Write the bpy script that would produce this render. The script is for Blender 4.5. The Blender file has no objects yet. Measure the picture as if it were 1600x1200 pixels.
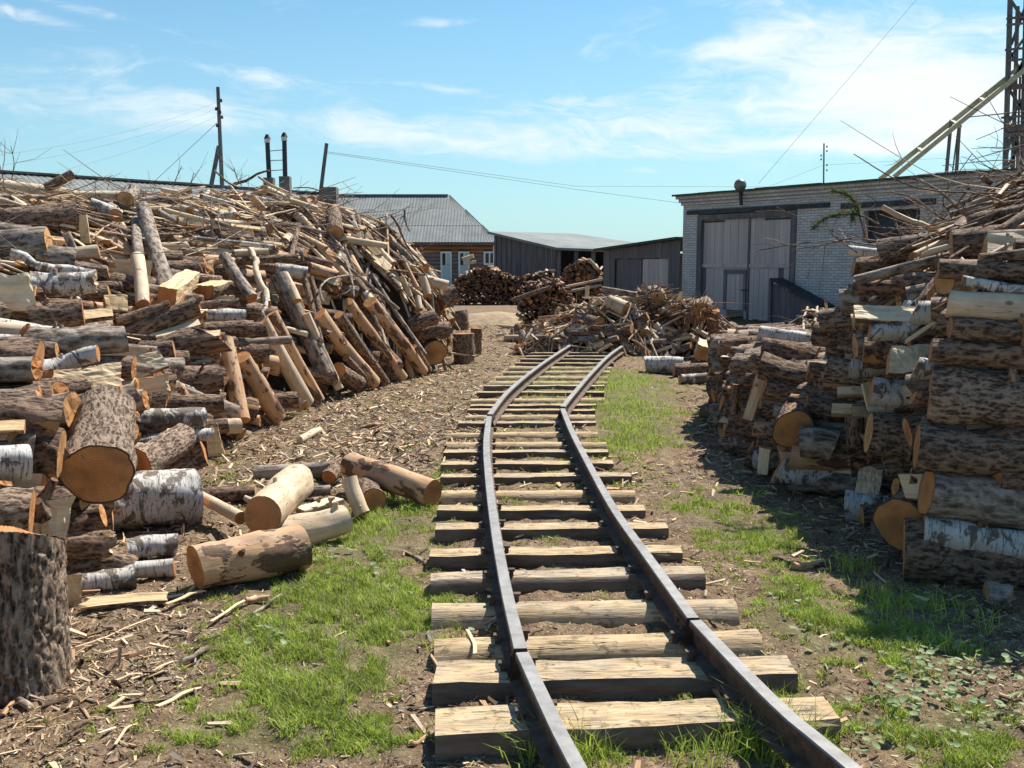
import bpy, math, random
import numpy as np
from mathutils import Vector, Matrix, noise as mnoise

random.seed(7)
rng = np.random.default_rng(7)
SC = bpy.context.scene
R = math.radians

# ------------------------------------------------------------------ camera
F = 1550.0
HOR = 410.0
EYE = 1.6
PITCH = math.atan((600 - HOR) / F)
cam_data = bpy.data.cameras.new('camera')
cam_data.sensor_width = 36.0
cam_data.lens = 36.0 * F / 1600.0
cam_data.clip_start = 0.05
cam_data.clip_end = 5000
cam = bpy.data.objects.new('camera', cam_data)
SC.collection.objects.link(cam)
cam.location = (0, 0, EYE)
cam.rotation_euler = (math.pi / 2 - PITCH, 0, 0)
SC.camera = cam

# ------------------------------------------------------------------ light
SUN_LAT, SUN_FWD = 0.46, 0.60          # horizontal shadow run per metre of height: to the left, towards the camera
sun_vec = Vector((SUN_LAT, SUN_FWD, 1.0)).normalized()   # points at the sun
sun_el = math.asin(sun_vec.z)
sun_az = math.atan2(sun_vec.x, sun_vec.y)
world = bpy.data.worlds.new('World')
SC.world = world
world.use_nodes = True
SKY_STRENGTH = 0.059
sl = bpy.data.lights.new('sun', 'SUN')
sl.energy = 5.0
sl.angle = R(0.53)
sl.color = (1.0, 0.935, 0.83)
sun = bpy.data.objects.new('sun', sl)
SC.collection.objects.link(sun)
sun.location = (20, 15, 40)
sun.rotation_euler = (-sun_vec).to_track_quat('-Z', 'Y').to_euler()
SC.view_settings.view_transform = 'Standard'
SC.view_settings.look = 'None'
SC.view_settings.exposure = 0.80
SC.view_settings.gamma = 1.0
SC.view_settings.use_curve_mapping = False


class NT:
    """small helper for writing node trees"""
    def __init__(self, tree):
        self.t = tree
        self.n = tree.nodes
        self.l = tree.links

    def node(self, typ, **kw):
        nd = self.n.new(typ)
        for k, v in kw.items():
            if k.startswith('i_'):
                key = k[2:].replace('_', ' ')
                key = int(key) if key.isdigit() else key
                self.put(nd.inputs[key], v)
            else:
                setattr(nd, k, v)
        return nd

    def put(self, sock, v):
        if isinstance(v, bpy.types.NodeSocket):
            self.l.new(v, sock)
        else:
            try:
                sock.default_value = v
            except Exception:
                sock.default_value = tuple(v) + (1.0,)

    def math(self, op, a, b=0.0, c=0.0, clamp=False):
        nd = self.n.new('ShaderNodeMath')
        nd.operation = op
        nd.use_clamp = clamp
        self.put(nd.inputs[0], a)
        self.put(nd.inputs[1], b)
        self.put(nd.inputs[2], c)
        return nd.outputs[0]

    def vmath(self, op, a, b=(0, 0, 0), s=1.0):
        nd = self.n.new('ShaderNodeVectorMath')
        nd.operation = op
        self.put(nd.inputs[0], a)
        self.put(nd.inputs[1], b)
        if op == 'SCALE':
            self.put(nd.inputs['Scale'], s)
        return nd.outputs['Value'] if op in ('LENGTH', 'DOT_PRODUCT') else nd.outputs[0]

    def noise(self, vec, scale=5.0, detail=4.0, rough=0.55, dist=0.0):
        nd = self.node('ShaderNodeTexNoise')
        self.put(nd.inputs['Vector'], vec)
        self.put(nd.inputs['Scale'], scale)
        self.put(nd.inputs['Detail'], detail)
        self.put(nd.inputs['Roughness'], rough)
        self.put(nd.inputs['Distortion'], dist)
        return nd.outputs[0]

    def voro(self, vec, scale=5.0, feature='F1'):
        nd = self.node('ShaderNodeTexVoronoi', feature=feature)
        self.put(nd.inputs['Vector'], vec)
        self.put(nd.inputs['Scale'], scale)
        return nd

    def ramp(self, fac, stops, interp='LINEAR'):
        nd = self.node('ShaderNodeValToRGB')
        cr = nd.color_ramp
        cr.interpolation = interp
        while len(cr.elements) < len(stops):
            cr.elements.new(0.5)
        for e, (p, c) in zip(cr.elements, stops):
            e.position = p
            e.color = (c, c, c, 1) if not isinstance(c, tuple) else tuple(c) + (1,)
        self.put(nd.inputs[0], fac)
        return nd.outputs[0]

    def maprange(self, v, a, b, c=0.0, d=1.0, smooth=False):
        nd = self.node('ShaderNodeMapRange')
        if smooth:
            nd.interpolation_type = 'SMOOTHSTEP'
        for k, x in zip(('Value', 'From Min', 'From Max', 'To Min', 'To Max'), (v, a, b, c, d)):
            self.put(nd.inputs[k], x)
        return nd.outputs[0]

    def mix(self, fac, a, b, blend='MIX'):
        nd = self.node('ShaderNodeMix', data_type='RGBA', blend_type=blend)
        self.put(nd.inputs[0], fac)
        self.put(nd.inputs[6], a)
        self.put(nd.inputs[7], b)
        return nd.outputs[2]

    def comb(self, x, y, z):
        nd = self.node('ShaderNodeCombineXYZ')
        self.put(nd.inputs[0], x); self.put(nd.inputs[1], y); self.put(nd.inputs[2], z)
        return nd.outputs[0]

    def sep(self, v):
        nd = self.node('ShaderNodeSeparateXYZ')
        self.put(nd.inputs[0], v)
        return nd.outputs


# ---- world: Nishita sky with thin cirrus mixed in by direction
wt = NT(world.node_tree)
world.node_tree.nodes.clear()
sky = wt.node('ShaderNodeTexSky', sky_type='NISHITA')
sky.sun_disc = False
sky.sun_elevation = sun_el
sky.sun_rotation = sun_az
sky.air_density = 1.25
sky.dust_density = 0.6
sky.ozone_density = 2.0
gen = wt.node('ShaderNodeTexCoord').outputs['Generated']
dx, dy, dz = wt.sep(gen)
az = wt.math('ARCTAN2', dx, dy)
el = wt.math('ARCSINE', dz)
# streaky coordinates (cirrus runs almost level, rising a little to the left)
u = wt.math('ADD', az, wt.math('MULTIPLY', el, 0.9))
vco = wt.comb(wt.math('MULTIPLY', u, 2.6), wt.math('MULTIPLY', el, 13.0), 0.0)
warp = wt.vmath('SCALE', wt.node('ShaderNodeTexNoise', i_Vector=wt.comb(wt.math('MULTIPLY', az, 4.0), wt.math('MULTIPLY', el, 9.0), 3.0), i_Scale=1.3, i_Detail=3.0).outputs[1], s=1.3)
vco = wt.vmath('ADD', vco, warp)
n1 = wt.noise(vco, 1.7, 8, 0.62, 0.3)
n2 = wt.noise(wt.vmath('ADD', vco, (7.1, 2.3, 5.0)), 5.2, 6, 0.65, 0.5)
nn = wt.math('ADD', wt.math('MULTIPLY', n1, 0.68), wt.math('MULTIPLY', n2, 0.32))


def dirblob(px, py, sx, sy, amp, rot=0.0):
    a0 = math.atan2((px - 800) / F, 1.0)
    e0 = math.atan((HOR - py) / F)
    da = wt.math('SUBTRACT', az, a0)
    de = wt.math('SUBTRACT', el, e0)
    c, s = math.cos(R(rot)), math.sin(R(rot))
    ua = wt.math('ADD', wt.math('MULTIPLY', da, c), wt.math('MULTIPLY', de, s))
    ue = wt.math('SUBTRACT', wt.math('MULTIPLY', de, c), wt.math('MULTIPLY', da, s))
    q = wt.math('ADD', wt.math('POWER', wt.math('ABSOLUTE', wt.math('DIVIDE', ua, sx / F)), 2.0),
                wt.math('POWER', wt.math('ABSOLUTE', wt.math('DIVIDE', ue, sy / F)), 2.0))
    return wt.math('MULTIPLY', wt.math('EXPONENT', wt.math('MULTIPLY', q, -1.0)), amp)


cover = wt.maprange(wt.noise(wt.comb(wt.math('MULTIPLY', az, 1.6), wt.math('MULTIPLY', el, 3.0), 1.0), 1.5, 2, 0.5), 0.45, 0.75, -0.02, 0.10)
for b in [(1300, 130, 210, 60, .34, -8), (1480, 200, 190, 60, .30, 4), (1150, 95, 90, 20, .16, 12), (1520, 100, 120, 30, .14, -10),
          (1000, 200, 250, 34, .26, 0), (1180, 240, 160, 16, .14, 0), (800, 240, 260, 20, .15, -3), (700, 150, 130, 12, .20, -6), (440, 140, 130, 16, .18, -8),
          (300, 190, 120, 34, .20, 0), (520, 205, 150, 26, .15, -4), (60, 75, 110, 11, .24, -8), (190, 68, 130, 9, .15, -10), (700, 52, 60, 10, .22, 0),
          (60, 180, 160, 30, .12, -5), (150, 128, 120, 30, .08, -5), (1000, 272, 40, 7, .16, 0), (850, 95, 120, 14, .08, 0), (1330, 245, 120, 10, .12, -4)]:
    cover = wt.math('ADD', cover, dirblob(*b))
dens = wt.maprange(wt.math('ADD', nn, cover), 0.545, 0.90, 0.0, 1.0, smooth=True)
tint = wt.mix(1.0, sky.outputs[0], (0.70, 1.10, 1.25, 1), 'MULTIPLY')
hazef = wt.maprange(el, 0.0, 0.30, 0.50, 0.0)
base = wt.mix(hazef, tint, (6.0, 8.9, 10.9, 1))
cloudcol = wt.mix(dens, base, (9.6, 10.2, 10.4, 1))
bg = wt.node('ShaderNodeBackground', i_Color=cloudcol, i_Strength=SKY_STRENGTH)
out = wt.node('ShaderNodeOutputWorld')
wt.l.new(bg.outputs[0], out.inputs[0])

# ------------------------------------------------------------------ pixel <-> world helpers (layout only)
CP, SP = math.cos(PITCH), math.sin(PITCH)


def ray(px, py):
    a, b = (px - 800) / F, (600 - py) / F
    return np.array([a, CP + b * SP, -SP + b * CP])


def at(px, py, Y):
    d = ray(px, py)
    k = Y / d[1]
    return np.array([d[0] * k, Y, EYE + d[2] * k])


def atz(px, py, z=0.0):
    d = ray(px, py)
    k = (z - EYE) / d[2]
    return np.array([d[0] * k, d[1] * k, z])


def project(X, Y, Z):
    dyv = Y * CP - (Z - EYE) * SP
    up = Y * SP + (Z - EYE) * CP
    return 800 + F * X / dyv, 600 - F * up / dyv


# ------------------------------------------------------------------ materials
MAT = {}


def new_mat(name):
    m = bpy.data.materials.new(name)
    m.use_nodes = True
    m.node_tree.nodes.clear()
    t = NT(m.node_tree)
    b = t.node('ShaderNodeBsdfPrincipled')
    o = t.node('ShaderNodeOutputMaterial')
    t.l.new(b.outputs[0], o.inputs[0])
    MAT[name] = m
    return m, t, b


def bump(t, b, height, strength=0.5, dist=0.01):
    nd = t.node('ShaderNodeBump')
    t.put(nd.inputs['Height'], height)
    nd.inputs['Strength'].default_value = strength
    nd.inputs['Distance'].default_value = dist
    t.l.new(nd.outputs[0], b.inputs['Normal'])


def log_coords(t):
    lc = t.node('ShaderNodeAttribute', attribute_name='lc').outputs['Vector']
    par = t.node('ShaderNodeAttribute', attribute_name='par').outputs['Vector']
    rnd, rn, q = t.sep(par)
    off = t.comb(t.math('MULTIPLY', rnd, 37.0), t.math('MULTIPLY', rnd, 91.0), t.math('MULTIPLY', rnd, 53.0))
    return lc, t.vmath('ADD', lc, off), rnd, rn, q


def dirt_patch(t, col, p, amount=0.35):
    """mud and sawdust clinging in patches"""
    n = t.noise(p, 7.0, 4, 0.6)
    return t.mix(t.math('MULTIPLY', t.maprange(n, 0.52, 0.68), amount), col, (0.13, 0.095, 0.07, 1))


def bark_mat(name, dark, mid, light, patch=None, patch_thr=0.60, scale=1.0, bstr=0.9):
    m, t, b = new_mat(name)
    lc, p, rnd, rn, q = log_coords(t)
    st = t.vmath('MULTIPLY', p, (1.0, 1.0, 0.35))
    n1 = t.math('ADD', t.math('MULTIPLY', t.noise(st, 34 * scale, 6, 0.72, 0.4), .45), t.math('MULTIPLY', t.noise(st, 120 * scale, 4, 0.8), .55))
    v = t.voro(t.vmath('ADD', st, t.vmath('SCALE', t.node('ShaderNodeTexNoise', i_Vector=p, i_Scale=14.0).outputs[1], s=0.06)), 34 * scale)
    plates = t.maprange(v.outputs[0], 0.0, 0.75)
    f = t.math('ADD', t.math('MULTIPLY', n1, 0.75), t.math('MULTIPLY', plates, 0.28))
    col = t.ramp(f, [(0.36, dark), (0.50, mid), (0.67, light)])
    big = t.noise(p, 3.5, 3, 0.55)
    col = t.mix(t.maprange(big, 0.3, 0.7, 0.0, 0.4), col, t.mix(1.0, col, (1.45, 1.38, 1.32, 1), 'MULTIPLY'))
    col = t.mix(t.math('MULTIPLY', t.maprange(rnd, 0.0, 1.0), 0.55), col, t.mix(1.0, col, (0.62, 0.60, 0.60, 1), 'MULTIPLY'))
    h = t.math('ADD', n1, t.math('MULTIPLY', plates, 0.5))
    # specks of lichen, chips and resin
    sp = t.voro(p, 60 * scale)
    col = t.mix(t.maprange(sp.outputs[0], 0.16, 0.10, 0.0, 0.6), col, (0.42, 0.34, 0.26, 1))
    if patch:
        pn = t.math('ADD', t.noise(t.vmath('MULTIPLY', p, (1, 1, 0.5)), 5.5, 5, 0.6), t.math('MULTIPLY', t.math('SUBTRACT', rnd, 0.5), 0.14))
        mask = t.maprange(pn, patch_thr, patch_thr + 0.02)
        fib = t.noise(t.vmath('MULTIPLY', p, (1, 1, 0.06)), 60, 4, 0.6)
        pc = t.mix(fib, t.mix(1.0, patch, (0.55, 0.50, 0.45, 1), 'MULTIPLY'), patch)
        col = t.mix(mask, col, pc)
        h = t.mix(mask, h, t.math('MULTIPLY', fib, 0.25))
    t.put(b.inputs['Base Color'], col)
    b.inputs['Roughness'].default_value = 0.86
    b.inputs['Specular IOR Level'].default_value = 0.25
    bump(t, b, h, bstr, 0.02)
    return m


bark_mat('spruce_bark', (0.016, 0.009, 0.006), (0.094, 0.058, 0.040), (0.32, 0.22, 0.155), (0.46, 0.26, 0.12, 1), 0.655, 1.3)
bark_mat('grey_bark', (0.036, 0.028, 0.021), (0.150, 0.118, 0.092), (0.38, 0.32, 0.265), (0.46, 0.32, 0.18, 1), 0.70, 0.7, 0.55)
bark_mat('rough_bark', (0.016, 0.009, 0.006), (0.125, 0.082, 0.058), (0.42, 0.32, 0.24), None, 1, 1.5, 0.9)


def birch_mat():
    m, t, b = new_mat('birch_bark')
    lc, p, rnd, rn, q = log_coords(t)
    st = t.vmath('MULTIPLY', p, (1.0, 1.0, 7.0))
    lent = t.noise(st, 14, 3, 0.6)
    lent2 = t.noise(st, 34, 2, 0.6)
    patches = t.noise(t.vmath('MULTIPLY', p, (1, 1, 1.6)), 7, 5, 0.66, 0.6)
    col = t.mix(t.noise(p, 9, 4, 0.6), (0.27, 0.25, 0.225, 1), (0.70, 0.68, 0.64, 1))
    pink = t.maprange(t.noise(p, 5, 3, 0.5), 0.5, 0.7, 0, 0.4)
    col = t.mix(pink, col, (0.50, 0.40, 0.32, 1))
    col = t.mix(t.maprange(lent, 0.55, 0.64, 0, 0.85), col, (0.10, 0.085, 0.075, 1))
    col = t.mix(t.maprange(lent2, 0.62, 0.70, 0, 0.7), col, (0.14, 0.12, 0.105, 1))
    thr = t.math('SUBTRACT', 0.57, t.math('MULTIPLY', rnd, 0.12))
    dk = t.maprange(t.math('SUBTRACT', patches, thr), 0.0, 0.05)
    dkc = t.mix(t.noise(p, 40, 3, 0.6), (0.03, 0.024, 0.02, 1), (0.22, 0.17, 0.13, 1))
    col = t.mix(dk, col, dkc)
    t.put(b.inputs['Base Color'], col)
    b.inputs['Roughness'].default_value = 0.72
    bump(t, b, t.math('ADD', t.math('MULTIPLY', dk, -0.5), t.noise(st, 20, 4, 0.6)), 0.5, 0.008)


birch_mat()


def peeled_mat(name, c1, c2, barkpatch, thr, bcol=(0.13, 0.075, 0.045, 1)):
    m, t, b = new_mat(name)
    lc, p, rnd, rn, q = log_coords(t)
    fib = t.noise(t.vmath('MULTIPLY', p, (1, 1, 0.05)), 55, 5, 0.62, 0.2)
    blot = t.noise(p, 5.0, 5, 0.6)
    col = t.mix(fib, c1, c2)
    col = t.mix(t.maprange(blot, 0.42, 0.72, 0, 0.65), col, t.mix(1.0, col, (0.62, 0.56, 0.52, 1), 'MULTIPLY'))
    # weathered grey streaks
    col = t.mix(t.maprange(t.noise(t.vmath('MULTIPLY', p, (1, 1, 0.2)), 9, 4, 0.6), 0.5, 0.7, 0, 0.5), col, (0.30, 0.27, 0.24, 1))
    pn = t.math('ADD', t.noise(t.vmath('MULTIPLY', p, (1, 1, 0.45)), 8, 5, 0.62), t.math('MULTIPLY', t.math('SUBTRACT', rnd, 0.5), 0.10))
    mask = t.maprange(pn, thr, thr + 0.025)
    col = t.mix(mask, col, t.mix(t.noise(p, 45, 3, 0.6), t.mix(1.0, bcol, (0.4, 0.4, 0.4, 1), 'MULTIPLY'), t.mix(1.0, bcol, (1.6, 1.6, 1.6, 1), 'MULTIPLY')))
    # long drying cracks
    ck = t.noise(t.vmath('MULTIPLY', p, (1, 1, 0.10)), 30, 2, 0.5, 0.3)
    crack = t.maprange(t.math('ABSOLUTE', t.math('SUBTRACT', ck, 0.5)), 0.0, 0.010, 0.75, 0.0)
    crack = t.math('MULTIPLY', crack, t.maprange(blot, 0.45, 0.55))
    col = t.mix(crack, col, (0.05, 0.035, 0.025, 1))
    # knots
    kv = t.voro(t.vmath('MULTIPLY', p, (1, 1, 0.7)), 7.5)
    col = t.mix(t.maprange(kv.outputs[0], 0.13, 0.07, 0, 0.8), col, (0.16, 0.085, 0.04, 1))
    t.put(b.inputs['Base Color'], col)
    b.inputs['Roughness'].default_value = 0.7
    b.inputs['Specular IOR Level'].default_value = 0.3
    bump(t, b, t.math('ADD', t.math('MULTIPLY', mask, 0.9), t.math('SUBTRACT', t.math('MULTIPLY', fib, 0.5), crack)), 0.6, 0.006)


peeled_mat('peeled_wood', (0.44, 0.31, 0.19, 1), (0.76, 0.62, 0.44, 1), True, 0.70)
peeled_mat('patchy_wood', (0.40, 0.215, 0.105, 1), (0.66, 0.43, 0.25, 1), True, 0.55)


def end_mat():
    m, t, b = new_mat('end_grain')
    lc, p, rnd, rn, q = log_coords(t)
    x, y, z = t.sep(lc)
    ang = t.math('ARCTAN2', y, x)
    rad = t.math('SQRT', t.math('ADD', t.math('MULTIPLY', x, x), t.math('MULTIPLY', y, y)))
    wob = t.noise(p, 10, 3, 0.5)
    rings = t.math('SINE', t.math('ADD', t.math('MULTIPLY', rad, 460.0), t.math('MULTIPLY', wob, 10.0)))
    rings = t.maprange(rings, -1, 1)
    saw = t.noise(t.vmath('MULTIPLY', p, (1.0, 0.12, 1.0)), 90, 3, 0.6)
    base = t.mix(rnd, (0.42, 0.155, 0.042, 1), (0.58, 0.32, 0.13, 1))
    col = t.mix(t.math('MULTIPLY', rings, 0.5), base, t.mix(1.0, base, (0.68, 0.58, 0.50, 1), 'MULTIPLY'))
    col = t.mix(t.math('MULTIPLY', saw, 0.22), col, (0.58, 0.38, 0.20, 1))
    # darker heartwood, pale sapwood
    col = t.mix(t.maprange(rn, 0.62, 0.30, 0.0, 0.35), col, t.mix(1.0, col, (0.72, 0.55, 0.42, 1), 'MULTIPLY'))
    blot = t.noise(p, 9, 4, 0.6)
    col = t.mix(t.maprange(blot, 0.44, 0.66, 0, 0.7), col, (0.22, 0.12, 0.06, 1))
    cr = t.noise(t.comb(t.math('MULTIPLY', ang, 3.2), t.math('MULTIPLY', rnd, 55.0), t.math('MULTIPLY', rad, 1.5)), 1.0, 2, 0.5)
    crack = t.maprange(t.math('ABSOLUTE', t.math('SUBTRACT', cr, 0.5)), 0.0, 0.006, 0.85, 0.0)
    crack = t.math('MULTIPLY', crack, t.maprange(rnd, 0.15, 0.45))
    col = t.mix(t.math('MULTIPLY', crack, t.maprange(blot, 0.46, 0.38)), col, (0.05, 0.03, 0.02, 1))
    # bark rim
    rim = t.maprange(t.math('ADD', rn, t.math('MULTIPLY', wob, 0.05)), 0.955, 0.97)
    col = t.mix(t.math('MULTIPLY', rim, q), col, (0.075, 0.052, 0.038, 1))
    t.put(b.inputs['Base Color'], col)
    b.inputs['Roughness'].default_value = 0.8
    b.inputs['Specular IOR Level'].default_value = 0.2
    bump(t, b, t.math('ADD', t.math('MULTIPLY', rings, 0.3), t.math('SUBTRACT', saw, crack)), 0.35, 0.004)


end_mat()


def split_mat():
    m, t, b = new_mat('split_wood')
    lc, p, rnd, rn, q = log_coords(t)
    fib = t.noise(t.vmath('MULTIPLY', p, (1, 1, 0.035)), 60, 6, 0.65, 0.25)
    coarse = t.noise(t.vmath('MULTIPLY', p, (1, 1, 0.12)), 16, 4, 0.6, 0.3)
    a = t.mix(rnd, (0.50, 0.31, 0.14, 1), (0.60, 0.45, 0.27, 1))
    c = t.mix(rnd, (0.80, 0.60, 0.34, 1), (0.86, 0.74, 0.54, 1))
    col = t.mix(fib, a, c)
    col = t.mix(t.maprange(coarse, 0.5, 0.66, 0, 0.6), col, t.mix(1.0, col, (0.60, 0.47, 0.36, 1), 'MULTIPLY'))
    col = dirt_patch(t, col, p, 0.35)
    t.put(b.inputs['Base Color'], col)
    b.inputs['Roughness'].default_value = 0.7
    b.inputs['Specular IOR Level'].default_value = 0.3
    bump(t, b, t.math('ADD', fib, coarse), 0.9, 0.01)


split_mat()
SLOTS = ['spruce_bark', 'grey_bark', 'birch_bark', 'peeled_wood', 'patchy_wood', 'end_grain', 'split_wood', 'rough_bark', 'old_end']
KIND_SLOT = {'S': 0, 'G': 1, 'B': 2, 'P': 3, 'O': 4, 'W': 6, 'R': 7}


def simple_mat(name, c1, c2, scale=6.0, rough=0.8, stretch=(1, 1, 1), bs=0.3, bd=0.01, metallic=0.0, coord='Object', per_object=0.35, detail=5):
    m, t, b = new_mat(name)
    tc = t.node('ShaderNodeTexCoord').outputs[coord]
    ob = t.node('ShaderNodeObjectInfo').outputs['Random']
    p = t.vmath('ADD', t.vmath('MULTIPLY', tc, stretch), t.comb(t.math('MULTIPLY', ob, 31.0), t.math('MULTIPLY', ob, 17.0), t.math('MULTIPLY', ob, 71.0)))
    n = t.noise(p, scale, detail, 0.62, 0.2)
    n2 = t.noise(p, scale * 0.23, 3, 0.5)
    col = t.ramp(t.math('ADD', t.math('MULTIPLY', n, 0.7), t.math('MULTIPLY', n2, 0.3)), [(0.34, c1), (0.66, c2)])
    col = t.mix(t.math('MULTIPLY', ob, per_object), col, t.mix(1.0, col, (0.6, 0.6, 0.62, 1), 'MULTIPLY'))
    t.put(b.inputs['Base Color'], col)
    b.inputs['Roughness'].default_value = rough
    b.inputs['Metallic'].default_value = metallic
    b.inputs['Specular IOR Level'].default_value = 0.3
    bump(t, b, n, bs, bd)
    return m


# ------------------------------------------------------------------ mesh building
class MB:
    """collects triangles/quads with lc and par attributes"""
    def __init__(self):
        self.V, self.F, self.M, self.S, self.LC, self.PR = [], [], [], [], [], []
        self.n = 0

    def add(self, V, F, M, S=None, LC=None, PR=None):
        V = np.asarray(V, dtype=np.float64)
        F = np.asarray(F, dtype=np.int64)           # triangles
        self.V.append(V)
        self.F.append(F + self.n)
        self.M.append(np.full(len(F), M) if np.isscalar(M) else np.asarray(M))
        self.S.append(np.zeros(len(F), bool) if S is None else (np.full(len(F), S) if np.isscalar(S) else np.asarray(S)))
        self.LC.append(V if LC is None else np.asarray(LC))
        self.PR.append(np.tile((random.random(), 0.5, 0.0), (len(V), 1)) if PR is None else np.asarray(PR))
        self.n += len(V)

    def merge(self, g, mat3=None, loc=None):
        V = g[0]
        if mat3 is not None:
            V = V @ np.asarray(mat3).T
        if loc is not None:
            V = V + np.asarray(loc)
        self.add(V, *g[1:])

    def mesh(self, name, mats):
        V = np.concatenate(self.V); Fc = np.concatenate(self.F)
        me = bpy.data.meshes.new(name)
        me.vertices.add(len(V)); me.vertices.foreach_set('co', V.astype(np.float32).ravel())
        me.loops.add(len(Fc) * 3); me.loops.foreach_set('vertex_index', Fc.astype(np.int32).ravel())
        me.polygons.add(len(Fc))
        me.polygons.foreach_set('loop_start', np.arange(0, len(Fc) * 3, 3, dtype=np.int32))
        me.polygons.foreach_set('loop_total', np.full(len(Fc), 3, dtype=np.int32))
        me.polygons.foreach_set('material_index', np.concatenate(self.M).astype(np.int32))
        me.polygons.foreach_set('use_smooth', np.concatenate(self.S))
        for nm, arr in (('lc', self.LC), ('par', self.PR)):
            a = me.attributes.new(nm, 'FLOAT_VECTOR', 'POINT')
            a.data.foreach_set('vector', np.concatenate(arr).astype(np.float32).ravel())
        for mm in mats:
            me.materials.append(MAT[mm])
        me.update(calc_edges=True)
        return me


def link(name, me, parent=None, loc=None, rot=None, label=None, cat=None, group=None, kind=None):
    o = bpy.data.objects.new(name, me)
    SC.collection.objects.link(o)
    if loc is not None:
        o.location = tuple(loc)
    if rot is not None:
        if isinstance(rot, Matrix):
            o.rotation_euler = rot.to_euler()
        else:
            o.rotation_euler = rot
    if parent is not None:
        o.parent = parent
    if label: o['label'] = label
    if cat: o['category'] = cat
    if group: o['group'] = group
    if kind: o['kind'] = kind
    return o


def thing(name, label, cat, loc=(0, 0, 0), rotz=0.0, group=None):
    return link(name, None, None, loc, (0, 0, rotz), label, cat, group)


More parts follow.
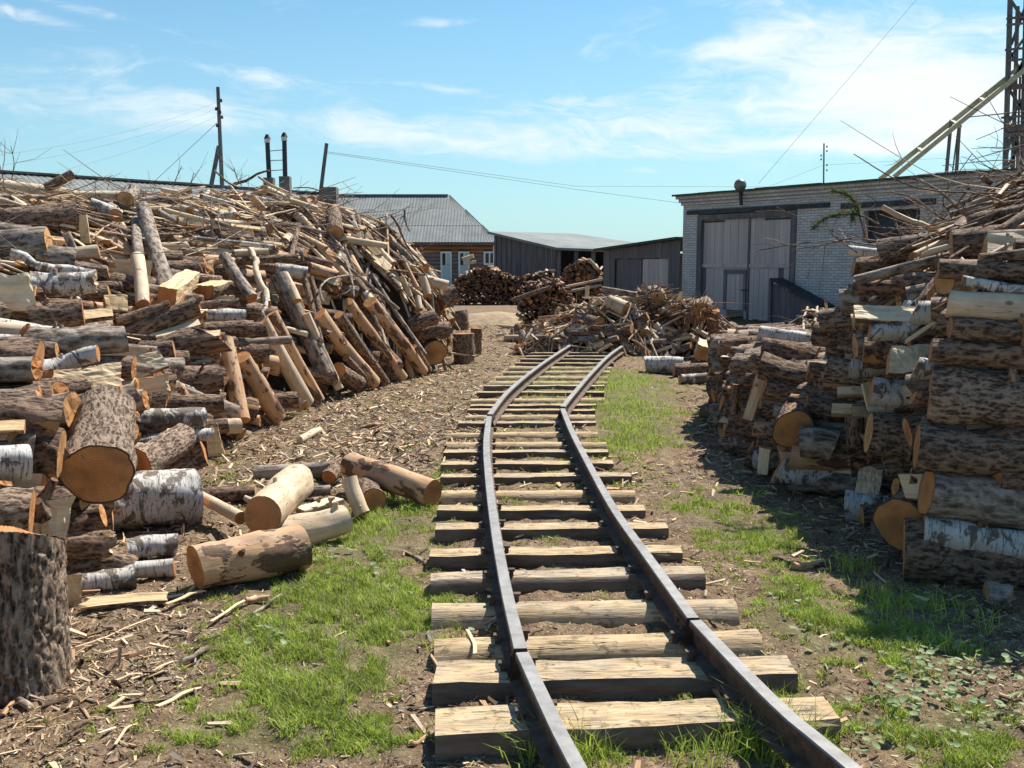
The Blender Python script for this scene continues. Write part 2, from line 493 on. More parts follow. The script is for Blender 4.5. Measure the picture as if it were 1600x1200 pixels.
def tube(path, rad, n=12, kind='S', rnd=None, rough=0.05, seed=0, planes=(), cut0=(0, 0), cut1=(0, 0), caps=True, ragged0=0.0, ragged1=0.0, hires=False, all_split=False, frame=None):
    """log / branch geometry along a path. planes: list of (nx, ny, c): cross-section cut away where n.p > c*r (split faces)."""
    path = np.asarray(path, float)
    m = len(path)
    rs = np.random.default_rng(seed)
    rnd = rs.random() if rnd is None else rnd
    rad = np.full(m, rad) if np.isscalar(rad) else np.asarray(rad, float)
    th = np.linspace(0, 2 * np.pi, n, endpoint=False)
    d = np.gradient(path, axis=0)
    d /= np.linalg.norm(d, axis=1)[:, None] + 1e-9
    s = np.concatenate([[0], np.cumsum(np.linalg.norm(np.diff(path, axis=0), axis=1))])
    L = s[-1]
    ref = np.array([1.0, 0, 0]) if abs(d[0][0]) < 0.9 else np.array([0, 1.0, 0])
    if frame is not None:
        ref = np.asarray(frame, float)
    V = np.zeros((m, n, 3)); LC = np.zeros((m, n, 3)); onp = np.zeros((m, n), int)
    ph = rs.random(12) * 6.28
    rm = rad.mean()
    for i in range(m):
        x = ref - d[i] * ref.dot(d[i]); x /= np.linalg.norm(x) + 1e-9
        y = np.cross(d[i], x)
        rr = rad[i] * (1 + rough * (np.sin(2 * th + ph[0] + s[i] * 2 / max(L, .1)) * .8 + np.sin(3 * th + ph[1] + 4 * s[i] / max(L, .1)) * .6 + .5 * np.sin(5 * th + ph[2] - 7 * s[i] / max(L, .1))))
        rr = rr * (1 + rough * .5 * (rs.random(n) - .5))
        px, py = rr * np.cos(th), rr * np.sin(th)
        cid = np.zeros(n, int)
        for k, (nx, ny, c) in enumerate(planes):
            over = px * nx + py * ny - c * rad[i]
            msk = over > 0
            jit = (rs.random(n) - .5) * rad[i] * .07 + np.sin(ph[4 + k] + s[i] * 9 + np.arange(n)) * rad[i] * .03
            px = np.where(msk, px - nx * (over + jit), px); py = np.where(msk, py - ny * (over + jit), py)
            cid = np.where(msk, k + 1, cid)
        onp[i] = cid
        zo = np.zeros(n)
        if i == 0:
            zo = cut0[0] * px + cut0[1] * py + ragged0 * (rs.random(n) - .5) * rm
        if i == m - 1:
            zo = cut1[0] * px + cut1[1] * py + ragged1 * (rs.random(n) - .5) * rm
        V[i] = path[i] + px[:, None] * x + py[:, None] * y + zo[:, None] * d[i]
        LC[i, :, 0] = px; LC[i, :, 1] = py; LC[i, :, 2] = s[i] + zo
    idx = np.arange(m * n).reshape(m, n)
    a = idx[:-1, :]; b = np.roll(idx, -1, 1)[:-1, :]; c = np.roll(idx, -1, 1)[1:, :]; e = idx[1:, :]
    on = (onp[:-1, :] > 0) & (np.roll(onp, -1, 1)[:-1, :] > 0)
    F1 = np.stack([a, b, c], -1).reshape(-1, 3); F2 = np.stack([a, c, e], -1).reshape(-1, 3)
    slot = KIND_SLOT[kind]
    mm = np.where(on.reshape(-1), 6, slot)
    if all_split:
        mm[:] = 6
    sm = ~on.reshape(-1)
    if all_split:
        sm[:] = False
    Fs = [F1, F2]; Ms = [mm, mm]; Ss = [sm, sm]
    Vs = [V.reshape(-1, 3)]; Ls = [LC.reshape(-1, 3)]
    P0 = np.tile((rnd, 1.0, 1.0), (m * n, 1)); Ps = [P0]
    cnt = m * n
    if caps:
        for end, i in ((0, 0), (1, m - 1)):
            rg = (ragged0, ragged1)[end]
            base = V[i]; cen = base.mean(0); lcc = LC[i].mean(0)
            ring2 = cen + (base - cen) * 0.62 + d[i] * ((rs.random(n)[:, None] - .5) * rm * (.03 + rg * .8))
            lc2 = lcc + (LC[i] - lcc) * 0.62
            Vs += [base.copy(), ring2, (cen + d[i] * (rs.random() - .5) * rm * (.04 + rg))[None]]
            Ls += [LC[i].copy(), lc2, lcc[None]]
            pk = 0.0 if kind in 'PWO' or all_split else 1.0
            Ps += [np.tile((rnd, 1.0, pk), (n, 1)), np.tile((rnd, .62, pk), (n, 1)), np.array([[rnd, 0, pk]])]
            r0 = cnt + np.arange(n); r1 = r0 + n; ct = cnt + 2 * n
            j = np.roll(np.arange(n), -1)
            f = np.concatenate([np.stack([r0, r1, r1[j]], -1), np.stack([r0, r1[j], r0[j]], -1), np.stack([r1, np.full(n, ct), r1[j]], -1)])
            if end == 1:
                f = f[:, ::-1]
            em = 6 if rg > 0.25 else 5
            Fs.append(f); Ms.append(np.full(len(f), em)); Ss.append(np.zeros(len(f), bool))
            cnt += 2 * n + 1
    return (np.concatenate(Vs), np.concatenate(Fs), np.concatenate(Ms), np.concatenate(Ss), np.concatenate(Ls), np.concatenate(Ps))


def straight(L, m, bend=0.0, seed=0):
    rs = np.random.default_rng(seed + 99)
    z = np.linspace(-L / 2, L / 2, m)
    a = rs.random() * 6.28
    q = np.sin((z / L + .5) * np.pi) * bend
    return np.stack([q * np.cos(a) + .3 * bend * np.sin(z / L * 9), q * np.sin(a), z], -1)


def axis_matrix(d, face=None):
    """rotation taking local z to d; local x towards 'face' (world vector) as far as possible"""
    d = Vector(d).normalized()
    f = Vector(face) if face is not None else Vector((0, -1, 0.35))
    x = f - d * f.dot(d)
    if x.length < 1e-3:
        x = d.orthogonal()
    x.normalize()
    y = d.cross(x)
    return Matrix((x, y, d)).transposed()


def stub_knots(mb, L, r, n, kind, rs, big=1.0):
    for _ in range(n):
        a = rs.random() * 6.28; z = (rs.random() - .5) * L * .8
        dr = np.array([math.cos(a), math.sin(a), rs.random() * .8 - .2]); dr /= np.linalg.norm(dr)
        p0 = np.array([math.cos(a) * r * .75, math.sin(a) * r * .75, z])
        ln = r * (.35 + .35 * rs.random()) * big
        rr = r * (.10 + .12 * rs.random()) * big
        g = tube([p0, p0 + dr * ln * .5, p0 + dr * ln], [rr * 1.9, rr, rr * .7], 7, kind, seed=int(rs.random() * 1e6), caps=True)
        mb.merge((g[0], g[1], np.where(g[2] == 5, 8, g[2])) + g[3:])


def log_mesh(L, r, kind='S', seed=0, split=None, res=1, taper=0.06, bend=None, cut=0.12, ragged=(0, 0), knots=0, flare=0.0):
    """one log in local space, axis on z. split: None | 'half' | 'quarter' | 'slab' | 'board' with the split face towards local +x"""
    rs = np.random.default_rng(seed)
    n, m = {0: (8, 3), 1: (14, 6), 2: (28, 14), 3: (48, 26)}[res]
    bend = (rs.random() * .05 * r * 2 + .01 * L * rs.random()) if bend is None else bend
    path = straight(L, m, bend, seed)
    t = np.linspace(0, 1, m)
    rad = r * (1 + taper * (0.5 - t) * (1 if rs.random() < .5 else -1))
    rad = rad * (1 + .025 * np.sin(t * 11 + rs.random() * 6) + .02 * (rs.random(m) - .5)) + flare * r * np.exp(-t * 7)
    if res == 0:
        rad = r * np.ones(m)
    pl = ()
    j = lambda a: a * (rs.random() - .5)
    if split == 'half':
        a = j(.25); pl = ((math.cos(a), math.sin(a), .12 + j(.25)),)
    elif split == 'quarter':
        a = .78 + j(.3); pl = ((math.cos(a), math.sin(a), .1), (math.cos(-a), math.sin(-a), .1 + j(.2)))
    elif split == 'slab':
        pl = ((1, 0, .30), (-1, 0, .30))
    elif split == 'board':
        pl = ((1, 0, .22), (-1, 0, .22), (0, 1, .8), (0, -1, .8))
    elif split == 'block':
        pl = ((1, 0, .62), (-1, 0, .62), (0, 1, .62), (0, -1, .66))
    g = tube(path, rad, n, kind, rnd=rs.random(), rough=.055 if kind in 'SGRB' else .04, seed=seed, planes=pl,
             cut0=(j(cut * 2), j(cut * 2)), cut1=(j(cut * 2), j(cut * 2)), ragged0=ragged[0], ragged1=ragged[1], all_split=(kind == 'W'))
    if res >= 2:
        V = g[0]
        o3 = seed * 1.37
        am = {'R': .075, 'S': .07, 'B': .045, 'G': .05}.get(kind, .045) * r
        rad_ = np.hypot(V[:, 0], V[:, 1]) + 1e-6
        off_ = np.array([mnoise.noise(Vector((v[0] * 13 + o3, v[1] * 13, v[2] * 9))) + .6 * mnoise.noise(Vector((v[0] * 42, v[1] * 42 + o3, v[2] * 24))) for v in V])
        f_ = 1 + off_ * am / rad_ * np.clip(rad_ / r * 2 - 1, 0, 1)
        V[:, 0] *= f_; V[:, 1] *= f_
        LC_ = g[4]; LC_[:, 0] *= f_; LC_[:, 1] *= f_
    mb = MB()
    mb.merge(g)
    if knots:
        stub_knots(mb, L, r, knots, kind if kind != 'W' else 'P', rs)
    return mb


def displace_mesh(me, fn):
    n = len(me.vertices)
    co = np.zeros(n * 3, np.float32); me.vertices.foreach_get('co', co); co = co.reshape(-1, 3)
    co2 = fn(co)
    me.vertices.foreach_set('co', co2.astype(np.float32).ravel())
    me.update()


BOX_F = np.array([[0, 2, 1], [0, 3, 2], [4, 5, 6], [4, 6, 7], [0, 1, 5], [0, 5, 4], [1, 2, 6], [1, 6, 5], [2, 3, 7], [2, 7, 6], [3, 0, 4], [3, 4, 7]])


def box_geo(x0, x1, y0, y1, z0, z1, jit=0.0):
    V = np.array([[x0, y0, z0], [x1, y0, z0], [x1, y1, z0], [x0, y1, z0], [x0, y0, z1], [x1, y0, z1], [x1, y1, z1], [x0, y1, z1]], float)
    if jit:
        V = V + (rng.random(V.shape) - .5) * jit
    return V


def box_part(name, parent, x0, x1, y0, y1, z0, z1, mat, **kw):
    mb = MB(); mb.add(box_geo(0, x1 - x0, 0, y1 - y0, 0, z1 - z0), BOX_F, 0)
    return link(name, mb.mesh(name, [mat]), parent, (x0, y0, z0), **kw)


def beam_geo(p, q, w, h, up=(0, 0, 1)):
    p, q = np.asarray(p, float), np.asarray(q, float)
    d = q - p; L = np.linalg.norm(d); d = d / L
    up = np.asarray(up, float)
    s = np.cross(d, up); s /= np.linalg.norm(s) + 1e-9
    u = np.cross(s, d)
    V = []
    for e in (p, q):
        for a, b in ((-1, -1), (1, -1), (1, 1), (-1, 1)):
            V.append(e + s * a * w / 2 + u * b * h / 2)
    return np.array(V)


def beam_part(name, parent, p, q, w, h, mat, up=(0, 0, 1), origin=(0, 0, 0), **kw):
    mb = MB(); mb.add(beam_geo(p, q, w, h, up), BOX_F, 0)
    return link(name, mb.mesh(name, [mat]), parent, origin, **kw)


def round_part(name, parent, p, q, r0, r1, mat, n=10, seed=1, bend=0.0, **kw):
    p, q = np.asarray(p, float), np.asarray(q, float)
    t = np.linspace(0, 1, 6)[:, None]
    path = p + (q - p) * t + np.sin(t * np.pi) * bend
    g = tube(path, r0 + (r1 - r0) * t[:, 0], n, 'S', seed=seed, rough=.02)
    mb = MB(); mb.add(g[0], g[1], 0, g[3], g[4], g[5])
    return link(name, mb.mesh(name, [mat]), parent, (0, 0, 0), **kw)

# ------------------------------------------------------------------ ground fields
GRASS = [(560, 850, 120, 45, 1), (480, 930, 120, 45, 1), (610, 960, 90, 50, 1), (430, 1000, 90, 40, .9), (520, 1060, 130, 50, 1), (330, 1150, 150, 50, .9), (590, 1160, 100, 40, .9),
         (640, 790, 50, 22, 1), (600, 810, 60, 22, .9), (430, 1110, 90, 40, .8), (560, 1010, 90, 40, .7),
         (930, 1185, 60, 30, 1), (1190, 1150, 80, 55, 1.2), (820, 1180, 45, 50, 1), (850, 960, 60, 16, .5), (880, 880, 60, 12, .55), (700, 965, 45, 25, .7),
         (840, 600, 70, 14, .9), (830, 625, 70, 14, .8), (860, 582, 55, 10, .6), (820, 665, 40, 16, .6), (850, 730, 60, 14, .4), (690, 740, 20, 22, .7), (700, 830, 40, 40, .6),
         (1000, 640, 75, 42, 1.1), (1005, 600, 55, 16, .8), (1010, 690, 60, 22, 1), (940, 590, 20, 20, .7), (960, 650, 30, 60, .8),
         (1110, 795, 80, 30, 1), (1180, 850, 90, 32, 1.1), (1250, 915, 60, 24, .9), (1190, 960, 90, 40, .6), (1310, 985, 110, 40, .9), (1440, 1020, 110, 50, .9),
         (1380, 1130, 150, 50, .7), (1250, 1060, 80, 40, .55), (1540, 1150, 80, 60, .6), (1480, 1180, 120, 40, .7), (1140, 500, 30, 8, .9), (1180, 505, 40, 7, .7)]


def grass_density(X, Y):
    px, py = project(X, Y, 0.0)
    g = np.zeros_like(px)
    for cx, cy, sx, sy, a in GRASS:
        g = g + a * np.exp(-(((px - cx) / sx) ** 2 + ((py - cy) / sy) ** 2) * .9)
    return np.clip(g, 0, 1.3)


def fbm(X, Y, s, seed=0, octs=4):
    """cheap value noise, vectorised"""
    out = np.zeros_like(X); amp = 1.0; tot = 0
    for o in range(octs):
        f = s * 2 ** o
        xi, yi = X * f + seed * 13.7, Y * f + seed * 7.3
        x0, y0 = np.floor(xi), np.floor(yi)
        fx, fy = xi - x0, yi - y0
        fx = fx * fx * (3 - 2 * fx); fy = fy * fy * (3 - 2 * fy)
        def h(a, b):
            v = np.sin(a * 127.1 + b * 311.7 + o * 17.3) * 43758.5453
            return v - np.floor(v)
        v = (h(x0, y0) * (1 - fx) + h(x0 + 1, y0) * fx) * (1 - fy) + (h(x0, y0 + 1) * (1 - fx) + h(x0 + 1, y0 + 1) * fx) * fy
        out += v * amp; tot += amp; amp *= .5
    return out / tot


def ground_z(X, Y):
    near = np.clip((40 - Y) / 30, 0, 1)
    cor = np.exp(-((X - np.interp(Y, [3, 6, 9, 17.5], [.62, .42, .18, 1.45])) / 1.0) ** 4) * np.clip((18 - Y) / 2, 0, 1)
    z = cor * np.interp(Y, [3, 5, 8, 12], [.012, .026, .042, .048]) + (fbm(X, Y, 2.2, 1, 3) - .5) * .05 * (1 - .6 * cor) + (fbm(X, Y, 9.0, 2, 3) - .5) * .045 + (fbm(X, Y, 30, 3, 2) - .5) * .022
    return z * near - .005


def heap_poly(pts):
    return np.array(pts, float)


def poly_sdist(P, X, Y):
    """signed distance, positive inside"""
    X = np.asarray(X, float); Y = np.asarray(Y, float)
    dmin = np.full(X.shape, 1e9); inside = np.zeros(X.shape, bool)
    n = len(P)
    for i in range(n):
        ax, ay = P[i]; bx, by = P[(i + 1) % n]
        ex, ey = bx - ax, by - ay
        t = np.clip(((X - ax) * ex + (Y - ay) * ey) / (ex * ex + ey * ey), 0, 1)
        dmin = np.minimum(dmin, np.hypot(X - ax - t * ex, Y - ay - t * ey))
        c = ((ay > Y) != (by > Y)) & (X < (bx - ax) * (Y - ay) / (by - ay + 1e-12) + ax)
        inside ^= c
    return np.where(inside, dmin, -dmin)


LEFT = heap_poly([(-1.75, 1.5), (-2.05, 3.2), (-2.05, 4.6), (-2.2, 6.0), (-2.40, 8.0), (-2.25, 10.8), (-1.35, 13.6), (-.75, 15.5), (-1.0, 18), (-2.6, 20), (-7, 21), (-11, 19), (-12, 9), (-9, 1.5)])
RIGHT_A = heap_poly([(7.5, 4.2), (2.6, 4.45), (2.1, 4.9), (2.25, 6.6), (2.75, 8.0), (3.95, 11.5), (5.2, 14.5), (8, 16), (11, 12), (11, 5)])
RIGHT_B = heap_poly([(2.4, 6.3), (1.95, 7.0), (1.72, 8.1), (1.85, 10.0), (2.4, 11.6), (3.4, 12.0), (4.0, 8)])


def prof(s, xs, ys):
    return np.interp(s, xs, ys)


def h_left(X, Y):
    X = np.asarray(X, float); Y = np.asarray(Y, float)
    s = poly_sdist(LEFT, X, Y)
    far = np.clip((Y - 8.5) / 5.5, 0, 1)
    hn = prof(s, [0, .22, .8, 1.8, 3.1, 4.2, 5.5], [0, .78, 1.20, 1.64, 2.08, 2.12, 2.0])
    hf_ = prof(s, [0, .15, .40, 1.15, 2.3, 3.5, 5.0], [0, .85, 1.45, 2.18, 2.60, 2.64, 2.4])
    h = hn * (1 - far) + hf_ * far
    h = h + (fbm(X, Y, 1.0, 5, 3) - .5) * .30 * np.clip(s, 0, 1)
    return np.where(s > 0, h, -1)


def h_right(X, Y):
    s = poly_sdist(RIGHT_A, X, Y)
    ha = prof(s, [0, .08, .3, .8, 1.4, 2.2, 3.5], [0, 1.35, 1.74, 2.0, 2.42, 2.78, 3.05]) + (fbm(X, Y, 1.1, 8, 3) - .5) * .22 * np.clip(s, 0, 1)
    ha = np.where(s > 0, ha, -1)
    s = poly_sdist(RIGHT_B, X, Y)
    hb = np.where(s > 0, prof(s, [0, .08, .3, 1.0], [0, .65, .92, 1.0]), -1)
    return np.maximum(ha, hb)


CBL = [(1.75, 17.6, 1.3, .85, 1.0), (3.1, 17.8, 1.3, .75, .95), (.95, 17.4, .9, .55, .5), (4.0, 16.4, 1.0, .7, .55), (2.5, 19.0, 1.4, .8, 1.05), (5.2, 16.8, 1.1, .9, .8), (1.5, 20.5, 1.6, 1.0, .7)]


def h_mid(X, Y):
    h = np.full(np.shape(X), 0.0)
    for cx, cy, rx, ry, a in CBL:
        h = np.maximum(h, a * (1.25 * np.exp(-(((X - cx) / rx) ** 2 + ((Y - cy) / ry) ** 2) * 1.3) - .25))
    return np.where(h > .03, h, -1)


def march(px, py, hf, ymin=2.5, ymax=30.0):
    Y = np.arange(ymin, ymax, .02)
    d = ray(px, py)
    k = Y / d[1]
    X = d[0] * k; Z = EYE + d[2] * k
    hit = (Z < hf(X, Y)) | (Z < 0.0)
    return Y[np.argmax(hit)] if hit.any() else None


# ------------------------------------------------------------------ ground
def ground_mat():
    m, t, b = new_mat('dirt_ground')
    p = t.node('ShaderNodeTexCoord').outputs['Object']
    gm = t.node('ShaderNodeAttribute', attribute_name='green').outputs['Fac']
    n1 = t.noise(p, 1.1, 6, 0.65, 0.3)
    n2 = t.noise(p, 9, 8, 0.7, 0.4)
    n3 = t.noise(p, 55, 5, 0.7)
    v = t.voro(t.vmath('ADD', p, t.vmath('SCALE', t.node('ShaderNodeTexNoise', i_Vector=p, i_Scale=30.0).outputs[1], s=0.03)), 70)
    f = t.math('ADD', t.math('MULTIPLY', n2, .6), t.math('MULTIPLY', n3, .4))
    col = t.ramp(f, [(0.34, (0.052, 0.034, 0.022)), (0.50, (0.160, 0.112, 0.072)), (0.66, (0.33, 0.25, 0.17))])
    col = t.mix(t.maprange(n1, .35, .65), col, t.mix(1.0, col, (1.35, 1.28, 1.2, 1), 'MULTIPLY'))
    # tiny flecks of bark and sawdust trodden into the soil
    sepc = t.sep(v.outputs[1])
    fleck = t.math('MULTIPLY', t.maprange(v.outputs[0], .42, .30), t.maprange(sepc[0], .62, .66))
    col = t.mix(t.math('MULTIPLY', fleck, .75), col, t.mix(sepc[1], (0.20, 0.12, 0.075, 1), (0.62, 0.52, 0.40, 1)))
    green = t.mix(n3, (0.05, 0.075, 0.018, 1), (0.12, 0.17, 0.045, 1))
    gmask = t.maprange(t.math('ADD', gm, t.math('MULTIPLY', t.math('SUBTRACT', n2, .5), 1.2)), .50, 1.0, 0, .38)
    col = t.mix(gmask, col, green)
    t.put(b.inputs['Base Color'], col)
    b.inputs['Roughness'].default_value = 0.95
    b.inputs['Specular IOR Level'].default_value = 0.15
    bump(t, b, t.math('ADD', t.math('ADD', n2, t.math('MULTIPLY', n3, .5)), t.math('MULTIPLY', fleck, .25)), 0.9, 0.03)


ground_mat()
xs = np.concatenate([-np.geomspace(500, 6.2, 26), np.linspace(-6, 6, 420), np.geomspace(6.2, 500, 26)])
ys = np.concatenate([[-300, -40, -8, -1, .8], np.geomspace(1.4, 34, 520), np.geomspace(36, 1500, 26)])
GX, GY = np.meshgrid(xs, ys)
GZ = ground_z(GX, GY)
GZ = np.where(GY < 60, GZ, 0)
nx_, ny_ = len(xs), len(ys)
idx = np.arange(nx_ * ny_).reshape(ny_, nx_)
q = np.stack([idx[:-1, :-1], idx[:-1, 1:], idx[1:, 1:], idx[1:, :-1]], -1).reshape(-1, 4)
gme = bpy.data.meshes.new('ground')
gme.vertices.add(nx_ * ny_); gme.vertices.foreach_set('co', np.stack([GX, GY, GZ], -1).astype(np.float32).ravel())
gme.loops.add(len(q) * 4); gme.loops.foreach_set('vertex_index', q.astype(np.int32).ravel())
gme.polygons.add(len(q)); gme.polygons.foreach_set('loop_start', np.arange(0, len(q) * 4, 4, dtype=np.int32)); gme.polygons.foreach_set('loop_total', np.full(len(q), 4, dtype=np.int32))
gme.polygons.foreach_set('use_smooth', np.ones(len(q), bool))
ga = gme.attributes.new('green', 'FLOAT', 'POINT')
ga.data.foreach_set('value', np.where((GY > 2) & (GY < 40), grass_density(GX, np.maximum(GY, 2.2)), 0).astype(np.float32).ravel())
gme.materials.append(MAT['dirt_ground']); gme.update(calc_edges=True)
link('ground', gme, kind='structure')

# ------------------------------------------------------------------ track
def sleeper_mat():
    m, t, b = new_mat('sleeper_wood')
    tc = t.node('ShaderNodeTexCoord').outputs['Object']
    ob = t.node('ShaderNodeObjectInfo').outputs['Random']
    p = t.vmath('ADD', tc, t.comb(t.math('MULTIPLY', ob, 31.0), t.math('MULTIPLY', ob, 17.0), 0.0))
    ps = t.vmath('MULTIPLY', p, (0.10, 1.0, 1.0))
    fib = t.noise(ps, 90, 6, .7, .15)
    mid = t.noise(t.vmath('MULTIPLY', p, (.3, 1, 1)), 14, 5, .65, .3)
    blot = t.noise(p, 6, 6, .65, .2)
    col = t.ramp(t.math('ADD', t.math('MULTIPLY', fib, .6), t.math('MULTIPLY', mid, .4)), [(.32, (.19, .12, .065)), (.5, (.47, .345, .20)), (.68, (.70, .56, .36))])
    grey = t.mix(fib, (.20, .18, .155, 1), (.46, .42, .37, 1))
    col = t.mix(t.maprange(t.math('ADD', blot, t.math('MULTIPLY', t.math('SUBTRACT', ob, .5), .3)), .46, .68, 0, .55), col, grey)
    dirt = t.maprange(t.noise(p, 17, 5, .7), .56, .66, 0, .7)
    col = t.mix(dirt, col, (.10, .07, .048, 1))
    ck = t.noise(t.vmath('MULTIPLY', p, (.06, 1, 1)), 26, 2, .5, .1)
    crack = t.math('MULTIPLY', t.maprange(t.math('ABSOLUTE', t.math('SUBTRACT', ck, .5)), 0, .012, 1, 0), t.maprange(blot, .45, .52))
    col = t.mix(t.math('MULTIPLY', crack, .85), col, (.03, .02, .014, 1))
    t.put(b.inputs['Base Color'], col)
    b.inputs['Roughness'].default_value = .85
    b.inputs['Specular IOR Level'].default_value = .2
    bump(t, b, t.math('SUBTRACT', t.math('ADD', fib, t.math('MULTIPLY', mid, .5)), crack), .8, .008)


sleeper_mat()
simple_mat('sleeper_bark', (0.075, 0.058, 0.047), (0.24, 0.185, 0.14), 12, .9, (0.35, 1.5, 1.5), .8, .02, per_object=.3)
simple_mat('rail_head', (0.18, 0.172, 0.165), (0.33, 0.32, 0.31), 16, .62, (1, 1, 1), .15, .002, metallic=.08, per_object=.1)
simple_mat('rail_rust', (0.045, 0.034, 0.028), (0.17, 0.112, 0.080), 22, .8, (1, 1, 1), .4, .003, metallic=.15, per_object=.2)
SL_TOP = 0.080
RAIL_H = 0.115
RT = SL_TOP + RAIL_H


def rail_pts(pxs, extra_first=None):
    P = [atz(x, y, RT) for x, y in pxs]
    if extra_first:
        d = P[0] - P[1]; d /= np.linalg.norm(d)
        P = [P[0] + d * extra_first] + P
    return np.array(P)


def smooth_poly(P, step=.12):
    """Catmull-Rom through points"""
    out = []
    n = len(P)
    for i in range(n - 1):
        p0 = P[max(i - 1, 0)]; p1 = P[i]; p2 = P[i + 1]; p3 = P[min(i + 2, n - 1)]
        k = max(2, int(np.linalg.norm(p2 - p1) / step))
        for t in np.linspace(0, 1, k, endpoint=False):
            out.append(.5 * ((2 * p1) + (-p0 + p2) * t + (2 * p0 - 5 * p1 + 4 * p2 - p3) * t * t + (-p0 + 3 * p1 - 3 * p2 + p3) * t ** 3))
    out.append(P[-1])
    return np.array(out)


PROFILE = [(-.021, 0), (.021, 0), (.024, -.006), (.024, -.024), (.007, -.034), (.006, -.096), (.042, -.107), (.042, -.115), (-.042, -.115), (-.042, -.107), (-.006, -.096), (-.007, -.034), (-.024, -.024), (-.024, -.006)]
PROFILE = [(a * 1.1, b) for a, b in PROFILE]


def make_rail(P, label, origin=None):
    P = smooth_poly(P)
    o = P[0].copy(); o[2] = 0
    n = len(PROFILE)
    d = np.gradient(P, axis=0); d[:, 2] = 0; d /= np.linalg.norm(d, axis=1)[:, None]
    s = np.stack([d[:, 1], -d[:, 0], d[:, 2]], -1)
    V = np.array([[P[i] + s[i] * a + np.array([0, 0, b]) - o for a, b in PROFILE] for i in range(len(P))])
    idx = np.arange(len(P) * n).reshape(len(P), n)
    a = idx[:-1]; b = np.roll(idx, -1, 1)[:-1]; c = np.roll(idx, -1, 1)[1:]; e = idx[1:]
    F = np.concatenate([np.stack([a, c, b], -1).reshape(-1, 3), np.stack([a, e, c], -1).reshape(-1, 3)])
    prof_id = np.tile(np.arange(n), len(P) - 1)
    mi = np.where((prof_id <= 1) | (prof_id == n - 1), 0, 1); mi = np.concatenate([mi, mi])
    mb = MB(); mb.add(V.reshape(-1, 3), F, mi)
    for k, fl in ((0, 1), (len(P) - 1, -1)):
        fan = np.array([[k * n, k * n + j, k * n + j + 1] for j in range(1, n - 1)])
        mb.F.append(fan[:, ::fl]); mb.M.append(np.ones(len(fan), int)); mb.S.append(np.zeros(len(fan), bool))
    ob = link('rail', mb.mesh('rail', ['rail_head', 'rail_rust']), None, o, None, label, 'rail', 'rails of the narrow track')
    return ob, P, s, d, o


LR1 = [(905, 1200), (868, 1130), (816, 1019)]
LR2 = [(813, 1013), (790, 915), (773, 820), (763, 740), (760, 690), (764, 650)]
LR3 = [(765, 647), (798, 607), (848, 567), (898, 534)]
RR1 = [(1335, 1200), (1213, 1098), (1087, 969)]
RR2 = [(1083, 965), (1012, 868), (958, 792), (915, 715), (893, 672), (879, 638)]
RR3 = [(879, 635), (897, 613), (926, 580), (955, 552), (988, 530)]
RAILS = []
for pts, ex, lab in ((LR1, 1.6, 'worn grey steel rail, left one, from the viewer up to its first joint'),
                     (LR2, None, 'long middle rail of the left line, gently curved up to the sharp kink'),
                     (LR3, None, 'far rail of the left line, running from the kink to the wood heap'),
                     (RR1, 1.6, 'worn grey steel rail, right one, from the lower edge up to its joint'),
                     (RR2, None, 'long middle rail of the right line between the joint and the kink'),
                     (RR3, None, 'far rail of the right line, running from the kink under the heap')):
    RAILS.append(make_rail(rail_pts(pts, ex), lab))

# fishplates at joints
for (ob, P, s, d, o), left in ((RAILS[1], 1), (RAILS[4], 1), (RAILS[2], 1), (RAILS[5], 1)):
    for side in (-1, 1):
        c = P[0] + s[0] * side * .016
        g = beam_geo(c + d[0] * .002 + np.array([0, 0, -.06]) - o, c + d[0] * .19 + np.array([0, 0, -.06]) - o, .014, .045)
        mb = MB(); mb.add(g, BOX_F, 0)
        fp = link('fishplate', mb.mesh('fishplate', ['rail_rust']), ob)
        for k in (.05, .14):
            cc = P[0] + s[0] * side * .030 + d[0] * k + np.array([0, 0, -.06]) - o
            mb = MB(); g = tube([cc - s[0] * side * .008, cc + s[0] * side * .006], .011, 6, 'S'); mb.add(g[0], g[1], 0)
            link('bolt', mb.mesh('bolt', ['rail_rust']), fp)

# sleepers: (py_left, px_left, py_right, px_right, half thickness px, squared?)
SLEEP = [(1128, 680, 1103, 1300, 1), (1052, 680, 1038, 1238, 1), (1002, 679, 990, 1186, 0), (946, 675, 939, 1148, 0), (899, 673, 891, 1098, .5), (863, 672, 857, 1064, 1), (823, 681, 820, 1042, 1),
         (794, 684, 793, 1007, 1), (768, 690, 767, 992, 0), (743, 689, 741, 985, 1), (723, 690, 722, 958, 1), (705, 694, 704, 950, 1), (692, 697, 691, 947, 0), (677, 705, 675, 934, 0), (660, 716, 659, 931, 1),
         (649, 728, 649, 930, 0), (640, 731, 640, 930, 1), (633, 735, 632, 932, 1)]
FARS = [(623, 742), (612, 752), (602, 762), (596, 772), (588, 781), (580, 792), (573, 802), (567, 811), (561, 819), (556, 828), (551, 835), (546, 843), (541, 852)]
ORD = ['nearest', 'second', 'third', 'fourth', 'fifth', 'sixth', 'seventh', 'eighth', 'ninth', 'tenth', 'eleventh', 'twelfth', 'thirteenth', 'fourteenth', 'fifteenth', 'sixteenth', 'seventeenth', 'eighteenth']


FARLAB = ['weathered far sleeper, %s before the rails run into the wood heap' % w for w in
          ('thirteenth', 'twelfth', 'eleventh', 'tenth', 'ninth', 'eighth', 'seventh', 'sixth', 'fifth', 'fourth', 'third', 'last but one', 'last')]


